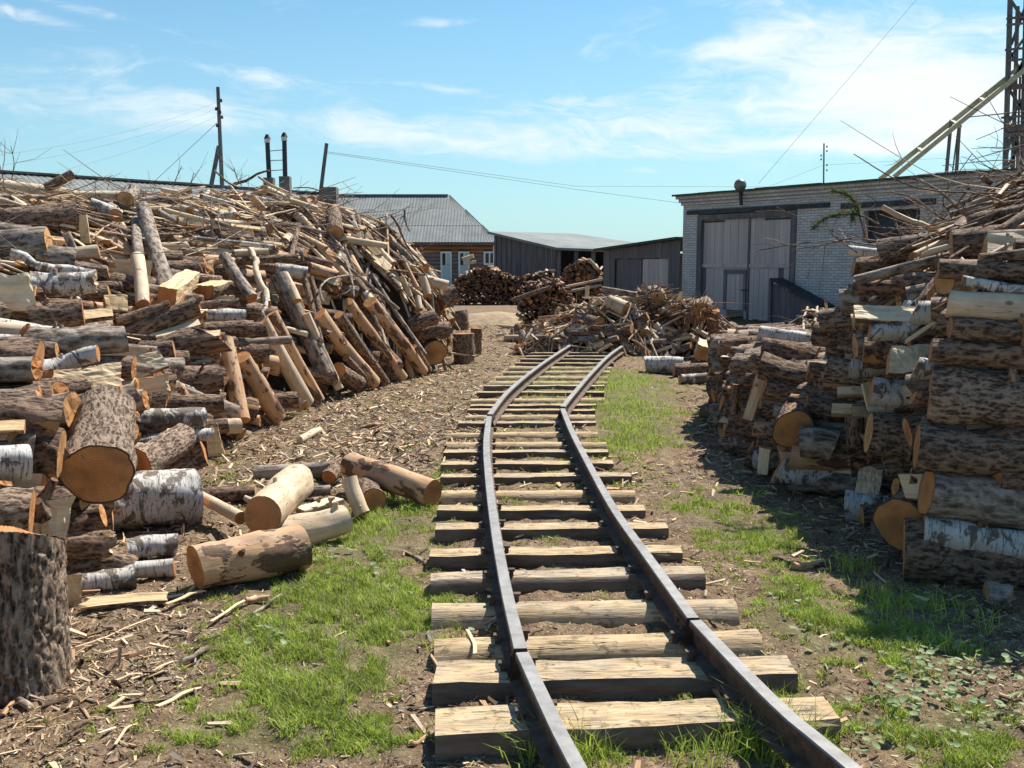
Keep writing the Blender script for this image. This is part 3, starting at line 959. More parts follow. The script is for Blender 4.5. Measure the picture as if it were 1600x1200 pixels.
def make_sleeper(A, B, sq, label, rs_seed):
    A = np.asarray(A, float); B = np.asarray(B, float)
    L = np.linalg.norm(B - A); mid = (A + B) / 2
    ang = math.atan2(B[1] - A[1], B[0] - A[0])
    r = float(np.interp(mid[1], [3.5, 4.3, 5.5, 9], [.112, .096, .080, .068]))
    # log lying along x; top sawn flat for squared ones
    m, n = 14, 22
    path = np.stack([np.linspace(-L / 2, L / 2, m), np.zeros(m), np.zeros(m)], -1)
    rs = np.random.default_rng(rs_seed)
    rad = r * (1 + .05 * rs.standard_normal() * np.linspace(-1, 1, m) + .015 * rs.standard_normal(m))
    c = {1: .48, .5: .70, 0: .93}[sq]
    g = tube(path, rad, n, 'S', seed=rs_seed, rough=.03, planes=((0, 1, c),) if sq < 1 else ((0, 1, c), (1, 0, .90), (-1, 0, .90)), cut0=(rs.random() * .1, 0), cut1=(rs.random() * .1, 0), frame=(0, 1, 0))
    # frame: ref (0,1,0) -> local x of section is +y, section y = d x X = z
    V = g[0].copy(); top = c * r
    V[:, 2] += SL_TOP - top
    mi = np.where(g[2] == 6, 0, np.where(g[2] == 5, 0, 1))
    nrm = np.cross(V[g[1][:, 1]] - V[g[1][:, 0]], V[g[1][:, 2]] - V[g[1][:, 0]])
    nrm /= np.linalg.norm(nrm, axis=1)[:, None] + 1e-12
    mi = np.where((g[2] == 6) & (np.abs(nrm[:, 2]) < .6), 1, mi)
    if sq == 0:
        mi = np.where(g[2] == 0, 0, mi)       # bark worn off round ones
    mb = MB(); mb.add(V, g[1], mi, g[3], g[4], g[5])
    return link('sleeper', mb.mesh('sleeper', ['sleeper_wood', 'sleeper_bark']), None, (mid[0], mid[1], 0), (0, 0, ang), label, 'sleeper', 'wooden sleepers of the narrow track')


SLOBJ = []
for i, (yl, xl, yr, xr, sq) in enumerate(SLEEP):
    word = {1: 'squared', .5: 'half-round knotty', 0: 'round'}[sq]
    lab = f'{word} timber sleeper, {ORD[i]} from the viewer along the track' if i else 'thick squared timber sleeper nearest the viewer, at the bottom of the track'
    SLOBJ.append(make_sleeper(atz(xl, yl, SL_TOP), atz(xr, yr, SL_TOP), sq, lab, 40 + i))
for i, (y, x) in enumerate(FARS):
    A = atz(x - 6, y, SL_TOP); B = A + np.array([1.5, .03 * random.uniform(-1, 1), 0])
    SLOBJ.append(make_sleeper(A, B, random.choice([1, 0, 1]), FARLAB[i], 80 + i))
# spikes on the near sleepers
for (ob, P, s, d, o) in RAILS:
    for so in SLOBJ[:14]:
        sy = so.location.y
        j = int(np.argmin(np.abs(P[:, 1] - (sy + (P[0, 0] - so.location.x) * math.tan(so.rotation_euler.z)))))
        if j in (0, len(P) - 1):
            continue
        for side in (-1, 1):
            c = P[j] + s[j] * side * .058 + d[j] * .02 * side
            c[2] = SL_TOP + .012
            mb = MB(); mb.add(box_geo(-.011, .011, -.011, .011, -.02, .022), BOX_F, 0)
            mb.add(box_geo(-.018, .018, -.015, .015, .014, .024), BOX_F, 0)
            link('spike', mb.mesh('spike', ['rail_rust']), ob, c - o)

# ------------------------------------------------------------------ buildings
simple_mat('old_end', (0.11, 0.052, 0.032), (0.30, 0.15, 0.09), 22, .9, (1, 1, 1), .3, .01)
simple_mat('weathered_plank', (0.33, 0.29, 0.275), (0.58, 0.53, 0.505), 5, .9, (3, 3, .22), .7, .01, per_object=.42)
simple_mat('dark_plank', (0.075, 0.070, 0.075), (0.21, 0.195, 0.20), 5, .9, (3, 3, .22), .7, .01, per_object=.5)
simple_mat('brown_plank', (0.20, 0.085, 0.04), (0.46, 0.22, 0.11), 5, .85, (.3, 3, 3), .5, .01)
simple_mat('grey_log_wall', (0.12, 0.105, 0.10), (0.25, 0.215, 0.195), 5, .85, (.3, 3, 3), .5, .01)
simple_mat('roof_sheet', (0.15, 0.165, 0.165), (0.245, 0.26, 0.255), 1.3, .9, (1, 1, 1), .2, .01, per_object=.28)
simple_mat('dark_metal', (0.022, 0.024, 0.028), (0.075, 0.078, 0.085), 8, .6, (1, 1, 1), .2, .003, metallic=.3)
simple_mat('lamp_metal', (0.12, 0.11, 0.095), (0.26, 0.24, 0.21), 8, .45, (1, 1, 1), .1, .003, metallic=.5)
simple_mat('green_felt', (0.025, 0.045, 0.035), (0.07, 0.10, 0.08), 8, .8, (1, 1, 1), .2, .01)
simple_mat('white_paint', (0.62, 0.66, 0.66), (0.80, 0.82, 0.80), 6, .7, (1, 1, 1), .1, .003)
simple_mat('pale_blue_paint', (0.36, 0.50, 0.52), (0.50, 0.64, 0.64), 6, .7, (1, 1, 1), .1, .003)
simple_mat('window_glass', (0.02, 0.03, 0.035), (0.05, 0.07, 0.08), 3, .08, (1, 1, 1), .02, .002, per_object=.1)
simple_mat('pole_wood', (0.075, 0.085, 0.085), (0.21, 0.22, 0.215), 9, .9, (2, 2, .2), .5, .01)
simple_mat('plaster_grey', (0.11, 0.10, 0.092), (0.21, 0.19, 0.175), 5, .9)
simple_mat('fresh_timber', (0.36, 0.35, 0.21), (0.58, 0.54, 0.36), 7, .8, (1, 1, 1), .3, .01)
simple_mat('wire', (0.05, 0.055, 0.06), (0.09, 0.095, 0.10), 5, .6)


def brick_mat():
    m, t, b = new_mat('grey_brick')
    tc = t.node('ShaderNodeTexCoord').outputs['Object']
    x, y, z = t.sep(tc)
    br = t.node('ShaderNodeTexBrick', offset=0.5)
    t.put(br.inputs['Vector'], t.comb(x, z, 0.0))
    t.put(br.inputs['Color1'], (0.46, 0.46, 0.45, 1)); t.put(br.inputs['Color2'], (0.58, 0.58, 0.565, 1)); t.put(br.inputs['Mortar'], (0.25, 0.25, 0.25, 1))
    for k, v in (('Scale', 1.0), ('Mortar Size', .007), ('Mortar Smooth', .1), ('Bias', 0.0), ('Brick Width', .22), ('Row Height', .068)):
        br.inputs[k].default_value = v
    n = t.noise(tc, 3, 6, .65, .3)
    n2 = t.noise(tc, 24, 4, .6)
    col = t.mix(t.maprange(n, .35, .7, 0, .45), br.outputs[0], t.mix(1.0, br.outputs[0], (.66, .64, .62, 1), 'MULTIPLY'))
    col = t.mix(t.maprange(n2, .3, .7, 0, .35), col, t.mix(1.0, col, (.72, .70, .68, 1), 'MULTIPLY'))
    t.put(b.inputs['Base Color'], col)
    b.inputs['Roughness'].default_value = .9
    bump(t, b, t.math('SUBTRACT', t.math('MULTIPLY', n2, .3), br.outputs[1]), .8, .012)


brick_mat()

plank_cache = {}


def plank(parent, x0, x1, z0, z1, y=0.0, th=.025, mat='weathered_plank', name='plank', gap=.006):
    """vertical board on a wall lying in the local xz plane, facing -y"""
    key = (mat, th)
    if key not in plank_cache:
        mb = MB(); mb.add(box_geo(0, 1, -1, 0, 0, 1), BOX_F, 0)
        plank_cache[key] = mb.mesh('plank', [mat])
    o = link(name, plank_cache[key], parent, (x0 + gap / 2, y - random.uniform(0, .008), z0 + random.uniform(-.015, .015)))
    o.scale = (x1 - x0 - gap, th, z1 - z0)
    o.rotation_euler = (0, random.uniform(-.004, .004), 0)
    return o


def plank_wall(parent, x0, x1, z0, ztop, y=0.0, w=.16, mat='weathered_plank', th=.025):
    x = x0
    while x < x1 - .02:
        ww = min(w * random.uniform(.8, 1.25), x1 - x)
        zt = ztop(x + ww / 2) if callable(ztop) else ztop
        plank(parent, x, x + ww, z0, zt, y, th, mat)
        x += ww


# ---- grey brick garage
gu = np.array([.576, -.818, 0]); ga_ang = math.atan2(gu[1], gu[0])
GAR = thing('brick_garage', 'long low grey brick garage with weathered double doors behind the wood heaps', 'garage', tuple(at(1066, 410, 29.0) * [1, 1, 0]), ga_ang)
g0 = np.array(GAR.location)


def gt(px):
    k = (px - 800) / 1561.6
    return (k * g0[1] - g0[0]) / (.576 + .818 * k)


H_G = 3.50
dx0, dx1, dtop = gt(1089), gt(1243), 2.92
o2a, o2b, o2lo, o2hi = gt(1346), gt(1434), 2.05, 2.82
# wall built round its openings (pieces butt end to end)
box_part('wall', GAR, 0, dx0, 0, .38, -.3, H_G - .28, 'grey_brick')
box_part('wall', GAR, dx0, dx1, 0, .38, dtop + .03, H_G - .28, 'grey_brick')
box_part('wall', GAR, dx1, o2a, 0, .38, -.3, H_G - .28, 'grey_brick')
box_part('wall', GAR, o2a, o2b, 0, .38, -.3, o2lo, 'grey_brick')
box_part('wall', GAR, o2a, o2b, 0, .38, o2hi, H_G - .28, 'grey_brick')
box_part('wall', GAR, o2b, 15.0, 0, .38, -.3, H_G - .28, 'grey_brick')
box_part('wall', GAR, 0, .38, .382, 8.0, -.3, H_G - .28, 'grey_brick')
box_part('wall', GAR, 14.62, 15.0, .382, 8.0, -.3, H_G - .28, 'grey_brick')
for i, (zz, ext) in enumerate(((H_G - .28, .05), (H_G - .19, .10), (H_G - .10, .16))):
    box_part('cornice_course', GAR, -ext, 15.0 + ext, -ext, .38, zz + .001, zz + .088, 'grey_brick')
# roof: thin felt on boards, uneven edge
mb = MB()
for i in range(15):
    xa, xb = -.22 + i * 1.03, -.22 + (i + 1) * 1.03 - .012
    zz = H_G - .01 + random.uniform(-.012, .012)
    mb2 = MB(); mb2.add(np.array([[0, -.26, 0], [xb - xa, -.26, 0], [xb - xa, 8.3, .12], [0, 8.3, .12], [0, -.26, .05], [xb - xa, -.26, .05], [xb - xa, 8.3, .17], [0, 8.3, .17]]), BOX_F, 0)
    link('roof_sheet', mb2.mesh('roof_sheet', ['green_felt']), GAR, (xa, 0, zz))
# lintels
box_part('lintel', GAR, gt(1073), gt(1294), -.05, -.002, dtop + .03, dtop + .15, 'dark_metal')
box_part('lintel', GAR, gt(1312), gt(1458), -.05, -.002, dtop - .02, dtop + .10, 'dark_metal')
box_part('window_opening', GAR, o2a + .01, o2b - .01, .2, .25, o2lo + .01, o2hi - .01, 'dark_metal')
# door frame
box_part('door_frame', GAR, dx0 + .003, dx0 + .17, -.03, .14, -.05, dtop, 'dark_plank')
box_part('door_frame', GAR, dx1 - .17, dx1 - .003, -.03, .14, -.05, dtop, 'dark_plank')
box_part('door_frame', GAR, dx0 + .172, dx1 - .172, -.03, .14, dtop - .13, dtop, 'dark_plank')
mid = gt(1167.5)
midz = 1.51
for a, b, wicket in ((dx0 + .172, mid - .035, True), (mid + .035, dx1 - .172, False)):
    leaf = link('door', None, GAR, (0, .1, 0)); leaf['label'] = 'left door leaf with a small wicket door' if wicket else 'right door leaf'
    wa, wb = (gt(1134), gt(1161)) if wicket else (None, None)
    x = a
    while x < b - .02:
        ww = min(.155 * random.uniform(.8, 1.3), b - x)
        plank(leaf, x, x + ww, midz + .03, dtop - .14, 0)
        if wicket and x + ww > wa and x < wb:
            if x < wa: plank(leaf, x, wa, .06, midz - .05, 0)
            plank(leaf, max(x, wa), min(x + ww, wb), 1.28, midz - .05, 0)
            if x + ww > wb: plank(leaf, wb, x + ww, .06, midz - .05, 0)
        else:
            plank(leaf, x, x + ww, .06, midz - .05, 0, mat='dark_plank' if random.random() < .12 else 'weathered_plank')
        x += ww
    box_part('rail_board', leaf, a, b, -.065, -.027, midz - .05, midz + .045, 'weathered_plank')
    if wicket:
        box_part('wicket_frame', leaf, wa - .1, wa, -.07, -.029, .3, 1.30, 'dark_plank')
        box_part('wicket_frame', leaf, wb, wb + .08, -.07, -.029, .3, 1.30, 'dark_plank')
        box_part('wicket_frame', leaf, wa - .1, wb + .08, -.07, -.029, 1.302, 1.40, 'dark_plank')
        x = wa
        for k in range(4):
            plank(leaf, wa + k * (wb - wa) / 4, wa + (k + 1) * (wb - wa) / 4, .3, 1.28, -.012, mat='weathered_plank')
        box_part('latch', leaf, wb - .06, wb + .2, -.09, -.072, .83, .87, 'dark_metal')
box_part('door_post', GAR, mid - .034, mid + .034, .04, .14, 0, dtop - .132, 'dark_plank')
box_part('hinge_strap', GAR, dx0 + .2, dx0 + .95, .055, .068, dtop - .21, dtop - .16, 'dark_metal')
box_part('hinge_strap', GAR, dx1 - 1.1, dx1 - .2, .055, .068, dtop - .21, dtop - .16, 'dark_metal')
# ball lamp on bent pipe
bx = gt(1162)
round_part('pipe', GAR, (bx + .06, -.22, dtop + .2), (bx - .02, -.2, H_G + .08), .045, .05, 'dark_metal')
lamp = MB()
zs = np.linspace(-1, 1, 12)
path = np.stack([np.full(12, bx), np.full(12, -.22), H_G + .15 + zs * .165], -1)
g = tube(path, .165 * np.sqrt(np.maximum(1 - (zs * .985) ** 2, .001)), 20, 'S', rough=.0)
lamp.add(g[0], g[1], 0, np.ones(len(g[1]), bool), g[4], g[5])
lo = link('ball_lamp', lamp.mesh('ball_lamp', ['lamp_metal']), GAR); lo['label'] = 'round dull metal ball on a dark pipe'
# small dark lean-to against the garage wall
lt = thing('lean_to', 'small dark lean-to with a sloping top against the garage wall', 'lean-to', tuple(g0 + gu * gt(1226) + np.array([-.818, -.576, 0]) * .45), ga_ang)
plank_wall(lt, .05, 1.5, 0, lambda x: 1.10 - x * .38, 0, .17, 'dark_plank')
mb = MB(); mb.add(np.array([[0, -.12, 1.16], [1.62, -.12, .50], [1.62, .42, .50], [0, .42, 1.16], [0, -.12, 1.2], [1.62, -.12, .54], [1.62, .42, .54], [0, .42, 1.2]]), BOX_F, 0)
link('roof_board', mb.mesh('roof_board', ['dark_metal']), lt)
beam_part('post', lt, (.0, -.05, 0), (.0, -.05, 1.15), .09, .07, 'dark_plank', up=(1, 0, 0))

# ---- plank shed beside garage
A = at(944, 410, 32.0) * [1, 1, 0]; B = at(1063, 410, 29.15) * [1, 1, 0]
su = (B - A) / np.linalg.norm(B - A); sL = np.linalg.norm(B - A)
SH = thing('plank_shed', 'low weathered plank shed with double doors leaning against the brick garage', 'shed', tuple(A), math.atan2(su[1], su[0]))
zA, zB = at(944, 391, 32.0)[2], at(1064, 375, 29.15)[2]
plank_wall(SH, 0, sL * .16, 0, lambda x: zA + (zB - zA) * x / sL, 0, .15, 'dark_plank')
plank_wall(SH, sL * .16, sL * .86, 1.72, lambda x: zA + (zB - zA) * x / sL, 0, .2, 'dark_plank')
plank_wall(SH, sL * .86, sL, 0, lambda x: zA + (zB - zA) * x / sL, 0, .15, 'dark_plank')
for a, b in ((.16, .51), (.515, .86)):
    dl = link('door', None, SH, (0, .06, 0))
    plank_wall(dl, sL * a + .01, sL * b - .01, .03, 1.70, 0, .15, 'weathered_plank' if a > .5 else 'dark_plank')
    box_part('cross_board', dl, sL * a + .03, sL * b - .03, -.06, -.034, .75, .87, 'dark_plank')
box_part('wall', SH, 0, .1, .03, 4, 0, 1.9, 'dark_plank')
mb = MB(); mb.add(np.array([[-.25, -.25, zA - .02], [sL + .02, -.25, zB + .02], [sL + .02, 4.2, zB + .02], [-.25, 4.2, zA - .02], [-.25, -.25, zA + .05], [sL + .02, -.25, zB + .09], [sL + .02, 4.2, zB + .09], [-.25, 4.2, zA + .05]]), BOX_F, 0)
link('roof', mb.mesh('roof', ['green_felt']), SH)


def corrugated(w, l, pitch=.18, amp=.011, th=.012):
    n = int(w / pitch * 4) + 1
    xsv = np.linspace(0, w, n); zz = amp * np.sin(xsv / pitch * 2 * np.pi)
    V = []
    for off in (0, th):
        for yy in (0, l):
            V.append(np.stack([xsv, np.full(n, yy), zz + off], -1))
    V = np.concatenate(V)
    i = np.arange(n - 1)
    F = [np.stack([i, i + n, i + 1 + n], -1), np.stack([i, i + 1 + n, i + 1], -1)]
    F += [np.stack([i, i + 1, i + n + 1], -1) + 2 * n, np.stack([i, i + n + 1, i + n], -1) + 2 * n]
    F += [np.stack([i, i + 1, i + 1 + 2 * n], -1), np.stack([i, i + 1 + 2 * n, i + 2 * n], -1)]
    return V, np.concatenate(F)


def roof_plane(parent, O, U, Wd, lu, lw, sw=1.1, sl=1.7, right_cut=None, left_cut=None):
    """sheets laid from O along U (eave) and Wd (up the slope)"""
    O, U, Wd = map(lambda a: np.asarray(a, float), (O, U, Wd))
    U = U / np.linalg.norm(U); Wd = Wd / np.linalg.norm(Wd); N = np.cross(U, Wd)
    rot = np.stack([U, Wd, N], 1)
    rows = max(1, round(lw / sl)); cols = max(1, round(lu / sw))
    w_, l_ = lu / cols, lw / rows
    V, F = corrugated(w_ + .04, l_ + .1)
    me = None
    for r_ in range(rows):
        for c_ in range(cols):
            c = O + U * c_ * w_ + Wd * r_ * l_ + N * (r_ % 2 * .014 + c_ % 2 * .006)
            fr = (r_ + .5) / rows
            if right_cut is not None or left_cut is not None:
                # clip sheets against the hips
                xr = lu - (right_cut or 0) * np.array([r_ / rows, (r_ + 1) / rows]); xl = (left_cut or 0) * np.array([r_ / rows, (r_ + 1) / rows])
                if (c_ * w_ >= xr[0]) or ((c_ + 1) * w_ <= xl[0]):
                    continue
                VV = V.copy()
                tt = np.clip(VV[:, 1] / l_, 0, 1)
                xmax = xr[0] + (xr[1] - xr[0]) * tt - c_ * w_; xmin = xl[0] + (xl[1] - xl[0]) * tt - c_ * w_
                VV[:, 0] = np.clip(VV[:, 0], xmin, np.maximum(xmax, xmin))
                mb = MB(); mb.add(VV, F, 0); mee = mb.mesh('roof_sheet', ['roof_sheet'])
            else:
                if me is None:
                    mb = MB(); mb.add(V, F, 0); me = mb.mesh('roof_sheet', ['roof_sheet'])
                mee = me
            o = link('roof_sheet', mee, parent, c)
            o.rotation_euler = Matrix(rot.tolist()).to_euler()


# ---- L-shaped barn with pale roof in the middle distance
BA = at(772, 362, 43.0); BBk = at(897, 365, 50.0); BC = at(1000, 384, 46.0); BD = at(950, 390, 41.0); BE = at(873, 387, 40.5)
BARN = thing('plank_barn', 'long dark plank barn with a pale grey low roof between house and shed', 'barn', (BE[0], BE[1], 0))
bo = np.array([BE[0], BE[1], 0])


def quad_part(name, parent, P, mat, th=.08, origin=(0, 0, 0), **kw):
    P = [np.asarray(p, float) - origin for p in P]
    lo = [p - [0, 0, th] for p in P]
    mb = MB(); mb.add(np.array(lo + P), BOX_F, 0)
    return link(name, mb.mesh(name, [mat]), parent, **kw)


quad_part('roof', BARN, [BA + [-.3, 0, .02], BE + [-.1, -.35, 0], BD + [0, -.3, 0], BBk], 'roof_sheet', .1, bo)
quad_part('roof', BARN, [BBk, BD + [0, -.3, 0], BC + [.8, 0, 0], BC + [.6, 4, .1]], 'roof_sheet', .1, bo)
for i in range(26):
    t = (i + .5) / 26
    a = BA + (BE - BA) * (i / 26); c = BA + (BE - BA) * ((i + 1) / 26 - .002)
    w = [a * [1, 1, 0], c * [1, 1, 0]]
    hh = [a[2] - .08, c[2] - .08]
    off = np.array([.03, .04, 0]) * (i % 2) * .5
    V = np.array([w[0] + off, w[1] + off, w[1] + off + [.02, .05, 0], w[0] + off + [.02, .05, 0], w[0] + off + [0, 0, hh[0]], w[1] + off + [0, 0, hh[1]], w[1] + off + [.02, .05, hh[1]], w[0] + off + [.02, .05, hh[0]]]) - bo
    mb = MB(); mb.add(V, BOX_F, 0)
    link('plank', mb.mesh('plank', ['dark_plank']), BARN)
for t in (0, .35, .7, 1.0):
    p = BE + (BD - BE) * t
    beam_part('post', BARN, p * [1, 1, 0] - bo, p - bo - [0, 0, .12], .16, .16, 'dark_plank', up=(1, 0, 0))
quad_part('back_wall', BARN, [BE * [1, 1, 0] + [0, 4, 0], BD * [1, 1, 0] + [3, 4, 0], BD * [1, 1, 0] + [3, 4.1, 2.2], BE * [1, 1, 0] + [0, 4.1, 2.2]], 'dark_plank', .05, bo)
quad_part('side_wall', BARN, [BD * [1, 1, 0] + [.1, 0, 0], BC * [1, 1, 0], BC - [0, 0, .2], BD + [.1, 0, -.2]], 'dark_plank', .05, bo)

# ---- timber house with hipped grey roof
HY = 55.0
hx1 = at(779, 376, HY)[0]; hx0 = hx1 - 17.0; ze = at(779, 376, HY)[2]
rz = at(700, 306, 60.0)[2]; rx1 = at(700, 306, 60.0)[0]
HO = thing('timber_house', 'single-storey timber house with hipped grey corrugated roof and white windows', 'house', (hx1, HY, 0))
W = hx1 - hx0
sl_ = math.hypot(5.0, rz - ze)
roof_plane(HO, (-W, -.35, ze - .1), (1, 0, 0), (0, 5.35, rz - ze + .1), W + .1, math.hypot(5.35, rz - ze + .1), 1.1, 1.75, right_cut=hx1 - rx1)
quad_part('roof', HO, [(0.08, -.35, ze - .1), (.08, 10.3, ze - .1), (rx1 - hx1, 5.0, rz), (rx1 - hx1 + .02, 4.98, rz)], 'roof_sheet', .04)
quad_part('roof', HO, [(-W, 10.3, ze - .1), (-W, 5, rz), (rx1 - hx1, 5.0, rz), (.08, 10.3, ze - .1)][::-1], 'roof_sheet', .04)
beam_part('ridge_cap', HO, (-W, 5, rz + .05), (rx1 - hx1, 5, rz + .05), .3, .08, 'roof_sheet')
wins = [(697, 'door', 383, 425), (725, 'door', 383, 425), (765, 'window', 383, 405)]
spans = []
for px, k, ya, yb in wins:
    c = at(px, 400, HY)[0] - hx1; w_ = .62 if k == 'door' else .66
    spans.append((c - w_ / 2, c + w_ / 2, k, c))
# log courses, broken where the openings are
zc = 0.0; k = 0
while zc < ze - .25:
    h_ = .21
    cuts = []
    for a, b, kk, c in spans:
        lo_, hi_ = (0.0, 2.22) if kk == 'door' else (1.45, 2.22)
        if zc + h_ > lo_ and zc < hi_:
            cuts.append((a, b))
    x = -W + .4
    for a, b in cuts + [(-.25, None)]:
        if a - x > .1:
            m_ = 'brown_plank' if zc > 1.95 else 'grey_log_wall'
            mb = MB(); g = tube([(x, .1, zc + h_ / 2), ((x + a) / 2, .1, zc + h_ / 2), (a, .1, zc + h_ / 2)], .112, 10, 'S', seed=k); mb.add(g[0], g[1], 0, g[3], g[4], g[5])
            link('wall_log', mb.mesh('wall_log', [m_]), HO)
        x = b if b is not None else x
    zc += h_; k += 1
box_part('side_wall', HO, -.27, -.15, .2, 10, 0, ze - .2, 'grey_log_wall')
box_part('back_wall', HO, -W + .3, -.3, .22, .3, 0, ze - .25, 'grey_log_wall')
box_part('eave_board', HO, -W, .05, -.4, -.36, ze - .24, ze - .13, 'dark_plank')
for a, b, kk, c in spans:
    z0_, z1_ = (0.02, 2.2) if kk == 'door' else (1.46, 2.2)
    wn = link(kk, None, HO, (0, -.04, 0))
    box_part('frame', wn, a, a + .1, 0, .06, z0_, z1_, 'white_paint'); box_part('frame', wn, b - .1, b, 0, .06, z0_, z1_, 'white_paint')
    box_part('frame', wn, a + .1, b - .1, 0, .06, z1_ - .1, z1_, 'white_paint'); box_part('frame', wn, a + .1, b - .1, 0, .06, z0_, z0_ + .1, 'white_paint')
    if kk == 'door':
        box_part('panel', wn, a + .1, b - .1, .03, .07, z0_ + .1, 1.45, 'pale_blue_paint')
        box_part('pane', wn, a + .1, c - .03, .03, .05, 1.47, z1_ - .1, 'window_glass'); box_part('pane', wn, c + .03, b - .1, .03, .05, 1.47, z1_ - .1, 'pale_blue_paint')
        box_part('mullion', wn, c - .03, c + .03, .0, .05, 1.47, z1_ - .1, 'white_paint')
    else:
        box_part('pane', wn, a + .1, c - .04, .03, .05, z0_ + .1, z1_ - .1, 'window_glass'); box_part('pane', wn, c + .04, b - .1, .03, .05, z0_ + .1, z1_ - .1, 'window_glass')
        box_part('mullion', wn, c - .04, c + .04, .0, .05, z0_ + .1, z1_ - .1, 'white_paint')
box_part('corner_board', HO, -.30, -.13, -.08, .02, 0, ze - .25, 'white_paint')

# ---- long building behind the left heap: only its roof shows
ra = at(-60, 270, 27.4); rb = at(503, 302.2, 37.0)
ru = (rb - ra) * [1, 1, 0]; rl = np.linalg.norm(ru); ru /= rl
LB = thing('long_outbuilding', 'long building behind the left heap showing only its grey corrugated roof', 'outbuilding', (ra[0], ra[1], 0), math.atan2(ru[1], ru[0]))
RZ = 4.09
roof_plane(LB, (0, -4.2, RZ - 2.0), (1, 0, 0), (0, 4.2, 2.0), rl, math.hypot(4.2, 2.0), 1.1, 1.55)
quad_part('roof', LB, [(0, 0, RZ), (rl, 0, RZ), (rl, 4.2, RZ - 2), (0, 4.2, RZ - 2)], 'roof_sheet', .03)
box_part('ridge_cap', LB, 0, rl, -.16, .16, RZ + .0, RZ + .06, 'plaster_grey')
box_part('wall', LB, .3, rl - .3, -3.9, -3.7, 0, RZ - 1.95, 'grey_log_wall')
box_part('wall', LB, .3, rl - .3, 3.7, 3.9, 0, RZ - 1.95, 'grey_log_wall')
for xx in (.3, rl - .5):
    quad_part('gable', LB, [(xx, -3.69, 0), (xx, 3.69, 0), (xx, 3.69, RZ - 1.95), (xx, -3.69, RZ - 1.95)], 'grey_log_wall', .02)


# chimneys: base box with tall pipe and cap
def chimney(px, pytop, pxb, pybox, pylow, w_px, Y, label, lean=0):
    c = at(pxb, pylow, Y)
    ch = thing('chimney_stack', label, 'chimney', (c[0], c[1], c[2] - .5))
    zt = at(pxb, pybox, Y)[2] - (c[2] - .5)
    w = w_px / F * Y
    box_part('base', ch, -w / 2, w / 2, -w / 2, w / 2, -1.2, zt, 'plaster_grey')
    if pytop:
        top = at(px, pytop, Y)
        tz = top[2] - (c[2] - .5); tx = top[0] - c[0]
        round_part('pipe', ch, (0, 0, zt), (tx, 0, tz - .28), .082, .078, 'dark_metal', 12)
        round_part('collar', ch, (tx * .97, 0, tz - .28), (tx * .98, 0, tz - .15), .105, .105, 'white_paint', 12)
        round_part('cap', ch, (tx, 0, tz - .15), (tx, 0, tz), .12, .05, 'dark_metal', 12)
    return ch, c


c1, p1_ = chimney(417.5, 210, 421, 278, 292, 15, 34.5, 'dark stovepipe with pale collar on a grey block, left of the pair')
c2, p2_ = chimney(444, 207, 446, 276, 292, 16, 34.5, 'dark stovepipe with pale collar on a grey block, right of the pair')
chimney(0, None, 515, 293, 303, 24, 36.5, 'low square chimney block behind the leaning pole')
tl = thing('pipe_brace', 'three thin horizontal rods tying the two stovepipes together', 'brace', (at(431, 250, 34.5)))
for yy, dyy in ((236, -2), (251, -1), (267, -2)):
    a = at(420, yy, 34.45); b = at(446, yy + dyy, 34.45); o_ = np.array(tl.location)
    round_part('rod', tl, a - o_, b - o_, .014, .014, 'dark_metal', 6)

# ---- poles
def pole(base, top, Y, w0, w1, label, name='utility_pole', lowpx=0):
    a = at(*base, Y); b = at(*top, Y)
    d = (b - a) / (b - a)[2]
    g_ = a - d * a[2]
    ob = thing(name, label, 'pole', tuple(g_))
    round_part('post', ob, (0, 0, -.3), b - g_, w0 / F * Y / 2, w1 / F * Y / 2, 'pole_wood', 10)
    return ob, g_


P1, pg = pole((347, 290), (340.5, 136), 40.0, 8.5, 5.5, 'tall weathered utility pole with a slanting strut behind the left heap')
st = at(330, 290, 40.0); en = at(342, 228, 39.9); dd = (en - st) / (en - st)[2]
round_part('strut', P1, st - dd * st[2] - pg, en - pg, .105, .085, 'pole_wood', 10)
for px_, py_ in ((345.5, 157), (337.5, 170), (344, 175), (347, 183), (339, 196)):
    c = at(px_, py_, 39.9) - pg
    round_part('insulator', P1, c + [0, 0, -.06], c + [0, 0, .06], .05, .035, 'dark_metal', 8)
pole((501.5, 292), (510.5, 224), 37.0, 7, 5.5, 'short leaning weathered pole near the end of the left heap')
P3, pg3 = pole((1287, 280), (1287.5, 224), 60.0, 2.6, 2.2, 'thin dark distant pole with small insulators rising behind the garage')
for px_, py_ in ((1283, 243), (1283, 249), (1292, 229), (1292, 236), (1292, 258), (1292, 266)):
    c = at(px_, py_, 60) - pg3
    round_part('insulator', P3, c + [0, 0, -.05], c + [0, 0, .05], .045, .04, 'dark_metal', 6)


def wire(pts, label, r=.011, sag=0):
    P = np.array([at(*p) for p in pts])
    if sag:
        t = np.linspace(0, 1, 14)[:, None]
        P = P[0] + (P[-1] - P[0]) * t - np.array([0, 0, 1]) * sag * 4 * t * (1 - t)
    g = tube(P - P[0], r, 5, 'S', rough=0)
    mb = MB(); mb.add(g[0], g[1], 0, g[3])
    link('overhead_wire', mb.mesh('overhead_wire', ['wire']), None, P[0], None, label, 'wire')


